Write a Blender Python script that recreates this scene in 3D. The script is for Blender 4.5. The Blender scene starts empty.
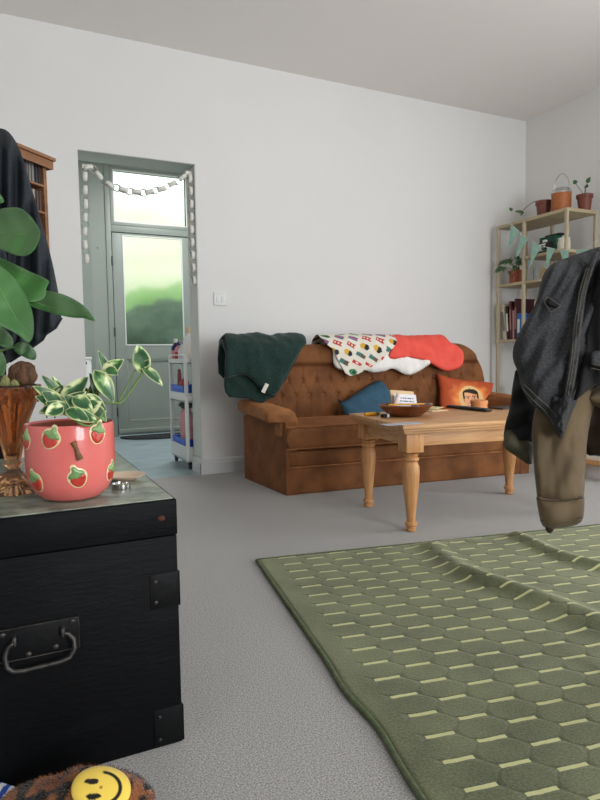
import bpy, bmesh, math, random
import numpy as np
from math import pi, sin, cos, sqrt, exp, atan2, radians
from mathutils import Vector, Matrix, noise as mn
from mathutils.geometry import delaunay_2d_cdt
random.seed(7)
COL = bpy.context.scene.collection

# ------------------------------------------------------------------ camera (measured from the photo)
FPX, PT, RL, YW, CH = 615.0, radians(3.95), radians(-.855), radians(25.75), .77
fw = Vector((sin(YW)*cos(PT), cos(YW)*cos(PT), -sin(PT)))
rt = Vector((cos(YW), -sin(YW), 0)); up = rt.cross(fw)
R_ = cos(RL)*rt + sin(RL)*up; U_ = -sin(RL)*rt + cos(RL)*up
CAM = Vector((0, 0, CH))
def ray(x, y): return fw + R_*((x-300)/FPX) - U_*((y-400)/FPX)
def atZ(x, y, z): d = ray(x, y); return CAM + d*((z-CH)/d.z)
def atY(x, y, Y): d = ray(x, y); return CAM + d*(Y/d.y)
def atX(x, y, X): d = ray(x, y); return CAM + d*(X/d.x)
def atD(x, y, k): return CAM + ray(x, y)*k
cd = bpy.data.cameras.new('camera'); cam = bpy.data.objects.new('camera', cd); COL.objects.link(cam)
cd.sensor_fit = 'VERTICAL'; cd.sensor_height = 24; cd.lens = 24*FPX/800; cd.clip_start = .02
cam.matrix_world = Matrix(((R_.x, U_.x, -fw.x, 0), (R_.y, U_.y, -fw.y, 0), (R_.z, U_.z, -fw.z, CH), (0, 0, 0, 1)))
bpy.context.scene.camera = cam

# ------------------------------------------------------------------ materials
def S(r, g, b):
    f = lambda c: (c/255/12.92) if c/255 <= .04045 else ((c/255+.055)/1.055)**2.4
    return (f(r), f(g), f(b), 1)
def mat(name, c, rough=.6, c2=None, ns=20, bump=0, bs=60, metal=0, sheen=0, trans=0, coat=0, vc=False,
        stretch=(1, 1, 1), ior=1.45, spec=.5, lo=.35, hi=.65, alpha=1, bd=.02, detail=5, sss=0, sheen_tint=None):
    m = bpy.data.materials.new(name); m.use_nodes = True; nt = m.node_tree; N = nt.nodes; L = nt.links
    b = N['Principled BSDF']; c = S(*c)
    b.inputs['Base Color'].default_value = c; b.inputs['Roughness'].default_value = rough
    b.inputs['Metallic'].default_value = metal; b.inputs['Transmission Weight'].default_value = trans
    b.inputs['IOR'].default_value = ior; b.inputs['Coat Weight'].default_value = coat
    b.inputs['Specular IOR Level'].default_value = spec; b.inputs['Alpha'].default_value = alpha
    if sheen:
        b.inputs['Sheen Weight'].default_value = sheen; b.inputs['Sheen Roughness'].default_value = .4
        if sheen_tint: b.inputs['Sheen Tint'].default_value = S(*sheen_tint)
    if sss: b.inputs['Subsurface Weight'].default_value = sss; b.inputs['Subsurface Radius'].default_value = (.02, .02, .01)
    tc = N.new('ShaderNodeTexCoord'); mp = N.new('ShaderNodeMapping'); mp.inputs['Scale'].default_value = stretch
    L.new(tc.outputs['Object'], mp.inputs['Vector'])
    if c2 is not None:
        nz = N.new('ShaderNodeTexNoise'); nz.inputs['Scale'].default_value = ns; nz.inputs['Detail'].default_value = detail
        L.new(mp.outputs[0], nz.inputs['Vector'])
        cr = N.new('ShaderNodeValToRGB'); cr.color_ramp.elements[0].color = c; cr.color_ramp.elements[1].color = S(*c2)
        cr.color_ramp.elements[0].position = lo; cr.color_ramp.elements[1].position = hi
        L.new(nz.outputs['Fac'], cr.inputs[0]); L.new(cr.outputs[0], b.inputs['Base Color'])
    if vc:
        a = N.new('ShaderNodeVertexColor'); a.layer_name = 'paint'; L.new(a.outputs[0], b.inputs['Base Color'])
    if bump:
        n2 = N.new('ShaderNodeTexNoise'); n2.inputs['Scale'].default_value = bs; n2.inputs['Detail'].default_value = 4
        L.new(mp.outputs[0], n2.inputs['Vector'])
        bp = N.new('ShaderNodeBump'); bp.inputs['Strength'].default_value = bump; bp.inputs['Distance'].default_value = bd
        L.new(n2.outputs['Fac'], bp.inputs['Height']); L.new(bp.outputs[0], b.inputs['Normal'])
    return m
class E:   # little shader-math expressions
    def __init__(s, nt, o): s.nt = nt; s.o = o
    def op(s, k, *a):
        n = s.nt.nodes.new('ShaderNodeMath'); n.operation = k
        for i, v in enumerate((s,)+a):
            if isinstance(v, E): s.nt.links.new(v.o, n.inputs[i])
            else: n.inputs[i].default_value = v
        return E(s.nt, n.outputs[0])
    def __add__(s, b): return s.op('ADD', b)
    def __sub__(s, b): return s.op('SUBTRACT', b)
    def __mul__(s, b): return s.op('MULTIPLY', b)

# ------------------------------------------------------------------ mesh builder
class MB:
    def __init__(s): s.v = []; s.f = []; s.c = None; s.mi = []
    def add(s, vs, fs, mi=0):
        o = len(s.v); s.v += [Vector(p) for p in vs]; s.f += [tuple(i+o for i in f) for f in fs]; s.mi += [mi]*len(fs); return s
    def box(s, x0, x1, y0, y1, z0, z1, b=0, M=None, mi=0):
        bm = bmesh.new(); bmesh.ops.create_cube(bm, size=1)
        for v in bm.verts: v.co = Vector(((x0+x1)/2+v.co.x*(x1-x0), (y0+y1)/2+v.co.y*(y1-y0), (z0+z1)/2+v.co.z*(z1-z0)))
        if b:
            b = min(b, .49*min(abs(x1-x0), abs(y1-y0), abs(z1-z0)))
            bmesh.ops.bevel(bm, geom=bm.edges[:], offset=b, segments=3, affect='EDGES', profile=.5)
        if M is not None: bm.transform(M)
        bm.verts.ensure_lookup_table()
        s.add([v.co.copy() for v in bm.verts], [[v.index for v in f.verts] for f in bm.faces], mi); bm.free(); return s
    def prism(s, poly, y0, y1, b=0, axes=(0, 2, 1), mi=0):   # polygon in two axes, extruded along the third
        n = len(poly); vs = []
        for y in (y0, y1):
            for p in poly:
                q = [0, 0, 0]; q[axes[0]] = p[0]; q[axes[1]] = p[1]; q[axes[2]] = y; vs.append(q)
        fs = [tuple(range(n)), tuple(range(2*n-1, n-1, -1))]+[(i, n+i, n+(i+1) % n, (i+1) % n) for i in range(n)]
        return s.add(vs, fs, mi)
    def tube(s, pts, r, n=8, closed=False, cap=True, flat=1):
        pts = [Vector(p) for p in pts]; m = len(pts); rr = r if hasattr(r, '__len__') else [r]*m
        t0 = (pts[1]-pts[0]).normalized(); a = Vector((0, 0, 1)) if abs(t0.z) < .9 else Vector((1, 0, 0))
        nn = t0.cross(a).normalized(); vs = []; fs = []
        for i, p in enumerate(pts):
            if closed: t = pts[(i+1) % m]-pts[i-1]
            else: t = pts[min(i+1, m-1)]-pts[max(i-1, 0)]
            t.normalize(); nn = (nn-t*nn.dot(t)); nn.normalize(); bb = t.cross(nn)
            for k in range(n):
                an = 2*pi*k/n; vs.append(p+(nn*cos(an)+bb*sin(an)*flat)*rr[i])
        for i in range(m if closed else m-1):
            j = (i+1) % m
            for k in range(n): fs.append((i*n+k, i*n+(k+1) % n, j*n+(k+1) % n, j*n+k))
        if cap and not closed: fs += [tuple(range(n-1, -1, -1)), tuple((m-1)*n+k for k in range(n))]
        return s.add(vs, fs)
    def lathe(s, prof, c=(0, 0, 0), n=32, fn=None, M=None):
        vs = []; fs = []; c = Vector(c)
        for r, z in prof:
            for k in range(n):
                an = 2*pi*k/n; q = r*(fn(an, z) if fn else 1); p = Vector((q*cos(an), q*sin(an), z)); vs.append(c+(M@p if M else p))
        for i in range(len(prof)-1):
            for k in range(n): fs.append((i*n+k, i*n+(k+1) % n, (i+1)*n+(k+1) % n, (i+1)*n+k))
        if prof[0][0] > 1e-5: fs.append(tuple(range(n-1, -1, -1)))
        if prof[-1][0] > 1e-5: fs.append(tuple((len(prof)-1)*n+k for k in range(n)))
        return s.add(vs, fs)
    def ball(s, c, rx, ry=None, rz=None, n=16, M=None):
        ry = ry or rx; rz = rz or rx
        prof = [(sin(pi*i/n), -cos(pi*i/n)) for i in range(n+1)]; o = len(s.v)
        s.lathe(prof, n=n); c = Vector(c)
        for i in range(o, len(s.v)):
            p = s.v[i]; p = Vector((p.x*rx, p.y*ry, p.z*rz)); s.v[i] = c+(M@p if M else p)
        return s
    def grid(s, nu, nv, fn, closed_u=False):
        vs = [fn(i/(nu-1) if not closed_u else i/nu, j/(nv-1)) for j in range(nv) for i in range(nu)]; fs = []
        for j in range(nv-1):
            for i in range(nu if closed_u else nu-1):
                k = (i+1) % nu; fs.append((j*nu+i, j*nu+k, (j+1)*nu+k, (j+1)*nu+i))
        return s.add(vs, fs)
    def build(s, name, m, parent=None, origin=None, world=False, smooth=True, solid=0, sub=0, ang=50, col=None, weld=True):
        me = bpy.data.meshes.new(name); vs = s.v
        loc = Vector((0, 0, 0))
        if parent is None and origin is not None: loc = Vector(origin); vs = [v-loc for v in vs]
        elif parent is not None and world:
            o = parent
            while o.parent: o = o.parent
            I = o.matrix_basis.inverted(); vs = [I@v for v in vs]
        elif parent is None and origin is None:
            xs = [v.x for v in vs]; ys = [v.y for v in vs]
            loc = Vector(((min(xs)+max(xs))/2, (min(ys)+max(ys))/2, min(v.z for v in vs))); vs = [v-loc for v in vs]
        me.from_pydata([tuple(v) for v in vs], [], s.f)
        ms = m if isinstance(m, (list, tuple)) else [m]
        for q in ms: me.materials.append(q)
        me.polygons.foreach_set('material_index', s.mi)
        me.update()
        if col is not None:
            ca = me.color_attributes.new('paint', 'FLOAT_COLOR', 'POINT')
            for i, c in enumerate(col): ca.data[i].color = c
        else:
            bm = bmesh.new(); bm.from_mesh(me)
            if weld: bmesh.ops.remove_doubles(bm, verts=bm.verts, dist=1e-6)
            bmesh.ops.recalc_face_normals(bm, faces=bm.faces); bm.to_mesh(me); bm.free()
        if smooth:
            me.polygons.foreach_set('use_smooth', [True]*len(me.polygons))
            if ang < 180: me.set_sharp_from_angle(angle=radians(ang))
        ob = bpy.data.objects.new(name, me); COL.objects.link(ob); ob.location = loc
        if parent is not None: ob.parent = parent
        if sub: q = ob.modifiers.new('s', 'SUBSURF'); q.levels = q.render_levels = sub
        if solid: q = ob.modifiers.new('t', 'SOLIDIFY'); q.thickness = abs(solid); q.offset = 1 if solid > 0 else -1
        return ob
def empty(name, loc=(0, 0, 0), rz=0):
    o = bpy.data.objects.new(name, None); COL.objects.link(o); o.location = loc; o.rotation_euler = (0, 0, rz)
    o.empty_display_size = .05; return o
def tag(o, label=None, cat=None, group=None, kind=None):
    if label: o['label'] = label
    if cat: o['category'] = cat
    if group: o['group'] = group
    if kind: o['kind'] = kind
    return o
def st(o): o['kind'] = 'structure'; return o
def copy_tree(o, parent=None):
    c = o.copy(); COL.objects.link(c)
    if parent: c.parent = parent
    for ch in [x for x in COL.objects if x.parent == o]: copy_tree(ch, c)
    return c
def B(name, m, parent, *a, **k):
    kw = {x: k.pop(x) for x in list(k) if x in ('world', 'smooth', 'origin')}
    return MB().box(*a, **k).build(name, m, parent, **kw)

# ---- sheets and puffed shapes cut from outlines
def smooth_poly(P, it=1):
    for _ in range(it):
        Q = []
        for i in range(len(P)):
            a = Vector(P[i]); b = Vector(P[(i+1) % len(P)]); Q += [a*.75+b*.25, a*.25+b*.75]
        P = Q
    return [tuple(p) for p in P]
def fill(P, sp):
    P = [Vector(p[:2]) for p in P]; Q = []
    for i in range(len(P)):
        a = P[i]; b = P[(i+1) % len(P)]; n = max(1, int((b-a).length/sp+.5))
        Q += [a.lerp(b, k/n) for k in range(n)]
    A = np.array([tuple(p) for p in Q]); nb = len(Q)
    x0, y0 = A.min(0); x1, y1 = A.max(0); pts = []; B2 = np.roll(A, -1, 0); d = B2-A; L2 = (d**2).sum(1)+1e-12
    row = 0; y = y0
    while y < y1:
        x = x0+(sp/2 if row % 2 else 0)
        while x < x1:
            p = np.array((x, y))
            c = ((A[:, 1] > y) != (B2[:, 1] > y)); xi = A[:, 0]+(y-A[:, 1])*d[:, 0]/np.where(d[:, 1] == 0, 1e-9, d[:, 1])
            if (np.sum(c & (x < xi)) % 2):
                t = np.clip(((p-A)*d).sum(1)/L2, 0, 1); dist = np.sqrt(((A+d*t[:, None]-p)**2).sum(1)).min()
                if dist > sp*.45: pts.append((Vector((x, y)), dist))
            x += sp
        y += sp*.866; row += 1
    V = Q+[p for p, _ in pts]; D = [0.]*nb+[q for _, q in pts]
    r = delaunay_2d_cdt(V, [(i, (i+1) % nb) for i in range(nb)], [list(range(nb))], 1, 1e-7)
    vo, fo, orig = r[0], r[2], r[3]
    DD = [(D[o[0]] if o else 0.) for o in orig]
    return [Vector(v) for v in vo], [tuple(f) for f in fo], DD
def sheet(P, fn, sp=.01, cf=None):
    v, f, d = fill(P, sp); m = MB(); m.add([fn(p.x, p.y, dd) for p, dd in zip(v, d)], f)
    m.c = [cf(p.x, p.y, dd) for p, dd in zip(v, d)] if cf else None
    return m
def puff(P, fn, th, sp=.01, rr=None, cf=None, back=1):
    """closed, inflated outline: fn(x, y, h) with h the offset out of the sheet"""
    rr = rr or th*1.6; v, f, d = fill(P, sp); n = len(v); m = MB()
    H = [th*sqrt(max(0, 1-(1-min(dd/rr, 1))**2)) for dd in d]
    m.v = [fn(p.x, p.y, h) for p, h in zip(v, H)]+[fn(p.x, p.y, -h*back) for p, h in zip(v, H)]
    on = [dd < 1e-9 for dd in d]
    m.f = [t for t in f]+[tuple((i if on[i] else i+n) for i in reversed(t)) for t in f]; m.mi = [0]*len(m.f)
    used = sorted({i for t in m.f for i in t}); mp = {o: k for k, o in enumerate(used)}
    m.v = [m.v[i] for i in used]; m.f = [tuple(mp[i] for i in t) for t in m.f]
    if cf:
        cc = [cf(p.x, p.y, 0) for p in v]+[cf(p.x, p.y, 1) for p in v]; m.c = [cc[i] for i in used]
    return m
def nz(x, y=0, z=0): return mn.noise(Vector((x, y, z)))

# ------------------------------------------------------------------ palette
M_wall = mat('white_wall_paint', (222, 221, 220), .9, (225, 224, 222), 1.2, .05, 300, bd=.002)
M_ceil = mat('ceiling_paint', (236, 232, 228), .95, bump=.03, bs=200, bd=.002)
M_trim = mat('trim_gloss', (212, 214, 214), .45)
M_hallgrey = mat('sage_grey_paint', (128, 137, 129), .5, (133, 142, 134), 3)
M_carpet = mat('grey_carpet', (104, 103, 102), .98, (200, 198, 195), 300, .35, 600, bd=.004, lo=.3, hi=.7, detail=8, sheen=.15)
M_tile = mat('pale_slate_tile', (140, 158, 165), .28, (165, 182, 187), 5, stretch=(1, 2.5, 1))
M_pine = mat('honey_pine', (184, 134, 88), .42, (206, 160, 112), 6, .05, 40, stretch=(14, 1.2, 14), bd=.002)
M_pinex = mat('honey_pine_long', (184, 134, 88), .42, (208, 162, 114), 6, .05, 40, stretch=(1.0, 14, 14), bd=.002)
M_pinez = mat('honey_pine_leg', (180, 126, 78), .4, (204, 152, 100), 6, .05, 40, stretch=(12, 12, 1), bd=.002)
M_velvet = mat('brown_velvet', (100, 58, 26), .8, (128, 80, 40), 9, .25, 200, sheen=.35, bd=.002, sheen_tint=(200, 130, 80))
M_velvet2 = mat('brown_velvet_worn', (128, 80, 42), .8, (160, 106, 62), 12, .2, 200, sheen=.35, bd=.002, sheen_tint=(210, 150, 100))
M_chrome = mat('chrome', (200, 200, 200), .15, metal=1)
M_black = mat('matt_black', (22, 22, 23), .5)
M_white = mat('white_plastic', (222, 224, 222), .4)
M_cream = mat('cream_metal', (176, 164, 138), .45)
M_paper = mat('paper', (226, 222, 212), .8)
M_glass = mat('clear_glass', (240, 245, 244), .03, trans=1)
M_leaf = mat('leaf_green', (44, 82, 40), .38, (66, 108, 52), 8, .1, 30, bd=.004, spec=.6, sss=.05)
M_stem = mat('stem_green', (96, 124, 66), .5)
M_soil = mat('potting_soil', (46, 34, 26), .95, (70, 52, 38), 90, .6, 120)
M_paint = mat('printed_cloth', (255, 255, 255), .85, vc=True, bump=.2, bs=500, bd=.001)
M_gloss = mat('printed_gloss', (255, 255, 255), .45, vc=True)
# ================================================================== SETTING
WY, RX, LX, FY, CZ = 3.947, 4.05, -1.9, -3.0, 2.72
OX0, OX1, OZ = .459, 1.177, 2.026
HY = 6.35
def wall(name, *boxes, m=None):
    b = MB()
    for q in boxes: b.box(*q)
    return st(b.build(name, m or M_wall, smooth=False))
wall('wall_back', (LX-.1, OX0, WY, WY+.2, 0, CZ), (OX1, RX, WY, WY+.2, 0, CZ), (OX0, OX1, WY, WY+.2, OZ, CZ))
wall('wall_left', (LX-.1, LX, FY-.1, WY, 0, CZ))
W1 = (-.9, 1.5, .25, 2.25); W2 = (.9, 2.7, .3, 2.2)
wall('wall_right', (RX, RX+.12, W1[1], WY+.2, 0, CZ), (RX, RX+.12, FY-.1, W1[0], 0, CZ), (RX, RX+.12, W1[0], W1[1], 0, W1[2]), (RX, RX+.12, W1[0], W1[1], W1[3], CZ))
wall('wall_front', (LX, W2[0], FY-.12, FY, 0, CZ), (W2[1], RX, FY-.12, FY, 0, CZ), (W2[0], W2[1], FY-.12, FY, 0, W2[2]), (W2[0], W2[1], FY-.12, FY, W2[3], CZ))
st(MB().box(LX-.1, RX+.12, FY-.12, WY+.2, CZ, CZ+.1).box(-.2, 2.8, WY+.2, HY+.2, CZ, CZ+.1).build('ceiling', M_ceil, smooth=False))
st(MB().box(LX-.1, RX+.12, FY-.12, WY+.01, -.1, 0).build('floor', M_carpet, smooth=False))
st(MB().box(-.2, 2.8, WY+.01, HY+.2, -.1, 0).build('floor', M_tile, smooth=False))
wall('wall_hall_left', (-.2, -.1, WY+.2, HY+.2, 0, CZ)); wall('wall_hall_right', (2.7, 2.8, WY+.2, HY+.2, 0, CZ))
wall('wall_hall_far', (-.1, .83, HY, HY+.12, 0, CZ), (1.83, 2.7, HY, HY+.12, 0, CZ), m=M_hallgrey)
# baseboards: a moulded profile
def skirt(name, a, b, n, h=.105, t=.018):
    a = Vector(a); b = Vector(b); n = Vector(n); prof = [(0, 0), (t, 0), (t, h*.72), (t*.7, h*.78), (t*.75, h*.86), (t*.35, h*.97), (0, h)]
    vs = [p+n*q[0]+Vector((0, 0, q[1])) for p in (a, b) for q in prof]; k = len(prof)
    fs = [tuple(range(k)), tuple(range(2*k-1, k-1, -1))]+[(i, (i+1) % k, (i+1) % k+k, i+k) for i in range(k)]
    return st(MB().add(vs, fs).build(name, M_trim, smooth=False))
skirt('baseboard_back', (OX1-.018, WY, 0), (RX, WY, 0), (0, -1, 0))
skirt('baseboard_back_left', (LX, WY, 0), (OX0+.018, WY, 0), (0, -1, 0))
skirt('baseboard_reveal', (OX1, WY-.018, 0), (OX1, WY+.2, 0), (-1, 0, 0))
skirt('baseboard_right', (RX, W1[0], 0), (RX, WY, 0), (-1, 0, 0))
skirt('baseboard_left', (LX, FY, 0), (LX, WY, 0), (1, 0, 0))
# unseen windows of the room: frames in their openings
def winframe(name, bars, glass):
    r = st(empty(name, bars[0][:1]+(bars[0][2], bars[0][4])))
    m = MB()
    for b in bars: m.box(*b)
    m.build('window_frame', M_trim, r, world=True, smooth=False)
y0, y1, z0, z1 = W1
winframe('window_2', [(RX+.03, RX+.09, y0, y1, z0, z0+.06), (RX+.03, RX+.09, y0, y1, z1-.06, z1), (RX+.03, RX+.09, y0, y0+.06, z0, z1), (RX+.03, RX+.09, y1-.06, y1, z0, z1), (RX+.03, RX+.09, (y0+y1)/2-.03, (y0+y1)/2+.03, z0, z1)], None)
x0, x1, z0, z1 = W2
winframe('window_3', [(x0, x1, FY-.09, FY-.03, z0, z0+.06), (x0, x1, FY-.09, FY-.03, z1-.06, z1), (x0, x0+.06, FY-.09, FY-.03, z0, z1), (x1-.06, x1, FY-.09, FY-.03, z0, z1), ((x0+x1)/2-.03, (x0+x1)/2+.03, FY-.09, FY-.03, z0, z1)], None)

B('trim_2', mat('sage_soffit_liner', (176, 184, 178), .8), None, OX0, OX1-.006, WY+.002, WY+.198, OZ-.004, OZ-.0002)['kind'] = 'structure'  # thin sage-grey liners added over the white soffit and right reveal
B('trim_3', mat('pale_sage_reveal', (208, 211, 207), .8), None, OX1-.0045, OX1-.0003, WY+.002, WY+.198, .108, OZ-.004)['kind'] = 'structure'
# ---- exterior door with blank side panel and transom
M_door = mat('sage_grey_door_paint', (136, 146, 138), .42, (141, 150, 143), 3)
M_doord = mat('dark_door_fittings', (70, 80, 78), .7)  # dark grey-green for the hinges and screw cap
M_frost = mat('lightly_obscured_glass', (235, 245, 238), .24, trans=1, ior=1.15)
def frame4(m, x0, x1, y0, y1, z0, z1, w, wt=None, wb=None):
    wt = wt or w; wb = wb or w
    m.box(x0, x0+w, y0, y1, z0, z1, .003); m.box(x1-w, x1, y0, y1, z0, z1, .003)
    m.box(x0+w, x1-w, y0, y1, z1-wt, z1, .003); m.box(x0+w, x1-w, y0, y1, z0, z0+wb, .003)
d = st(empty('trim_1', (.83, HY, 0)))
m = MB(); m.box(.83, .97, HY+.0, HY+.08, 0, 2.72); m.box(.97, 1.02, HY-.015, HY+.08, 0, 2.72, .004); m.box(1.81, 1.85, HY-.015, HY+.08, 0, 2.72, .004)
m.box(1.02, 1.81, HY-.015, HY+.08, 2.665, 2.72, .004); m.box(1.02, 1.81, HY-.015, HY+.08, 2.035, 2.10, .004)
m.build('door_frame', M_door, d, world=True)
MB().lathe([(0, 0), (.007, .001), (.006, .004), (0, .006)], M=Matrix.Rotation(pi/2, 3, 'X')).build('screw_cap', M_doord, d).location = (.06, 0, 1.87)
w = st(empty('window_1', (1.03, HY, 2.1)))
m = MB(); frame4(m, 1.022, 1.808, HY-.01, HY+.05, 2.102, 2.663, .03); m.build('window_frame', M_door, w, world=True)
m = MB(); frame4(m, 1.05, 1.79, HY-.012, HY+.0, 2.13, 2.64, .012); m.build('glazing_bead', M_white, w, world=True)
B('glass_pane', M_frost, w, 1.052, 1.785, HY+.02, HY+.026, 2.132, 2.635, world=True)
D1 = st(empty('door_1', (1.03, HY, 0)))
m = MB(); m.box(1.027, 1.125, HY-.005, HY+.045, .012, 2.028, .003); m.box(1.73, 1.803, HY-.005, HY+.045, .012, 2.028, .003)
m.box(1.125, 1.73, HY-.005, HY+.045, 2.008, 2.028); m.box(1.125, 1.73, HY-.005, HY+.045, .78, .92); m.box(1.125, 1.73, HY-.005, HY+.045, .012, .14)
m.box(1.125, 1.73, HY+.012, HY+.04, .14, .78)
m.build('door_leaf', M_door, D1, world=True)
m = MB(); frame4(m, 1.125, 1.73, HY+.0, HY+.014, .14, .78, .022); m.build('panel_moulding', M_door, D1, world=True)
m = MB(); frame4(m, 1.125, 1.73, HY-.01, HY+.01, .915, 2.012, .012); m.build('glazing_bead', M_white, D1, world=True)
B('glass_pane', M_frost, D1, 1.127, 1.728, HY+.02, HY+.026, .92, 2.008, world=True)
B('weather_bar', M_door, D1, 1.03, 1.80, HY-.028, HY-.004, .03, .075, .006, world=True)
for z in (.25, .75, 1.05, 1.75): MB().tube([(1.022, HY-.018, z-.045), (1.022, HY-.018, z+.045)], .008, 10).build('hinge', M_doord, D1, world=True)
# ---- garden seen through the glass
M_grass = mat('garden_grass', (96, 128, 58), .9, (140, 160, 84), 3, 1, 60)
st(MB().box(-6, 9, HY+.2, 16, -.25, -.15).build('ground', M_grass, smooth=False))
def bush(c, rx, ry, rz, col, col2, lab, seed):
    bm = bmesh.new(); bmesh.ops.create_icosphere(bm, subdivisions=5, radius=1)
    for v in bm.verts:
        p = v.co.copy(); k = 1+.16*nz(p.x*2+seed, p.y*2, p.z*2)+.1*nz(p.x*6, p.y*6+seed, p.z*6)+.07*nz(p.x*17, p.y*17, p.z*17+seed)
        v.co = Vector((p.x*rx*k, p.y*ry*k, max(p.z*rz*k, -rz*.75)))
    m = MB().add([v.co.copy() for v in bm.verts], [[v.index for v in f.verts] for f in bm.faces]); bm.free()
    for i in range(len(m.v)): m.v[i] = m.v[i]+Vector(c)
    r = empty('garden_bush', (c[0], c[1], -.15)); tag(r, lab, 'bush')
    m.build('foliage', mat('foliage', col, .8, col2, 4, 1, 18, bd=.08), r, world=True)
    MB().tube([(c[0], c[1], -.16), (c[0], c[1], c[2])], .05).build('stem', M_soil, r, world=True)
bush((2.1, 8.6, .55), .95, .45, 1.02, (76, 94, 78), (108, 124, 106), 'low dark grey green bush right outside the glazed back door', 1)
bush((2.75, 9.9, .8), 1.6, .6, 1.12, (128, 168, 98), (158, 192, 126), 'bright green rounded bush behind the dark one outside the door', 5)
bush((3.3, 13.6, 1.5), 4.6, .6, 2.5, (240, 236, 204), (246, 244, 220), 'pale yellowish hedge at the far end of the garden', 9)

# ================================================================== HALL THINGS
# door mat
P = smooth_poly([(1.02, 6.12), (1.10, 6.02), (1.3, 5.93), (1.55, 5.93), (1.72, 6.02), (1.78, 6.12), (1.78, 6.28), (1.02, 6.28)], 2)
o = MB().prism([(p[0], p[1]) for p in P], 0, .014, axes=(0, 1, 2)).build('door_mat', mat('black_rubber_mat', (34, 36, 38), .8, (50, 52, 54), 150, .5, 200)); tag(o, 'dark half-round door mat on the tiles inside the glazed back door', 'mat')
# white cupboard low in the hall
c = empty('low_cupboard', (.45, 6.1, 0)); tag(c, 'low white cupboard with a dark knob, partly hidden by the doorway edge', 'cupboard')
q = atY(91.5, 357, 5.86)
B('cabinet_body', M_white, c, .2, q.x, 5.88, 6.33, 0, q.z-.02, .003, world=True)
B('cabinet_top', M_white, c, .19, q.x+.004, 5.865, 6.34, q.z-.02, q.z, .004, world=True)
dr = B('door', M_white, c, .22, q.x-.02, 5.862, 5.88, .06, q.z-.03, .003, world=True)
k = atY(85.5, 363, 5.85); MB().ball((k.x, 5.85, k.z), .014, .012, .014).build('knob', M_black, dr, world=True)
# paper chain
M_link = [mat('white_paper_link', (226, 226, 218), .8), mat('silver_paper_link', (150, 158, 150), .5, (176, 182, 172), 60), mat('rose_patterned_link', (196, 178, 166), .7, (224, 216, 204), 60)]
def chain_pts():
    A = [(87, 262), (84.5, 240), (85.5, 205), (85, 185), (85, 168)]
    Bq = [(85, 168), (92, 167), (100, 177), (111, 186), (126, 191), (145, 193), (162, 189), (176, 182), (189, 173)]
    C = [(189.5, 175), (191, 200), (191.5, 230), (193, 262), (194.5, 284)]
    return A, Bq, C
g = empty('paper_chain_garland', (.82, WY+.1, OZ)); tag(g, 'white and silver paper chain garland draped across the top of the doorway', 'garland')
n = 0
for part, P in enumerate(chain_pts()):
    W = [atY(x, y, WY+.035) for x, y in P]; L = [0]
    for a, b in zip(W, W[1:]): L.append(L[-1]+(b-a).length)
    step = .041; s = step/2
    while s < L[-1]:
        i = max(j for j in range(len(L)) if L[j] <= s); i = min(i, len(W)-2); t = (W[i+1]-W[i]).normalized(); p = W[i]+t*(s-L[i])
        side = Vector((0, 1, 0)); nn = t.cross(side); w_ = .024; rr = .027
        ax = side if n % 2 else nn; bx = nn if n % 2 else side; mm = MB(); K = 18
        vs = []
        for k in range(K):
            an = 2*pi*k/K; e = p+t*cos(an)*rr*1.05+bx*sin(an)*rr*.75; vs += [e-ax*w_/2, e+ax*w_/2]
        mm.add(vs, [(2*k, 2*k+1, (2*k+3) % (2*K), (2*k+2) % (2*K)) for k in range(K)])
        mm.build('paper_link', M_link[[0, 1, 0, 2, 0, 1][n % 6]], g, world=True, solid=.0006, ang=180); n += 1; s += step
for x, y in ((86, 166), (189, 173)):
    p = atY(x, y, WY+.03); MB().box(p.x-.022, p.x+.022, p.y, p.y+.002, p.z-.012, p.z+.012, M=None).build('tape', M_paper, g, world=True, smooth=False)
# trolley
T = empty('utility_trolley', (1.35, 4.38, 0)); tag(T, 'slim white three-tier trolley on castors just inside the hall', 'trolley')
x0, x1, y0, y1 = 1.128, 1.575, 4.155, 4.60
tiers = [(.055, .16), (.47, .535), (.735, .775)]
for i, (a, b) in enumerate(tiers):
    m = MB(); th = .008; m.box(x0, x1, y0, y1, a, a+th)
    for q in ((x0, x0+th, y0, y1), (x1-th, x1, y0, y1), (x0, x1, y0, y0+th), (x0, x1, y1-th, y1)): m.box(*q, a, b, .002)
    m.build('tray', M_white, T, world=True)
for x in (x0+.001, x1-.02):
    for y in (y0+.001, y1-.022): B('post', M_white, T, x-.004, x+.021, y-.004, y+.021, .055, .80, .006, world=True)
for x in (x0+.006, x1-.006): MB().tube([(x, y0+.01, .80), (x, y1-.01, .80)], .004).build('rail', M_white, T, world=True)

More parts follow.
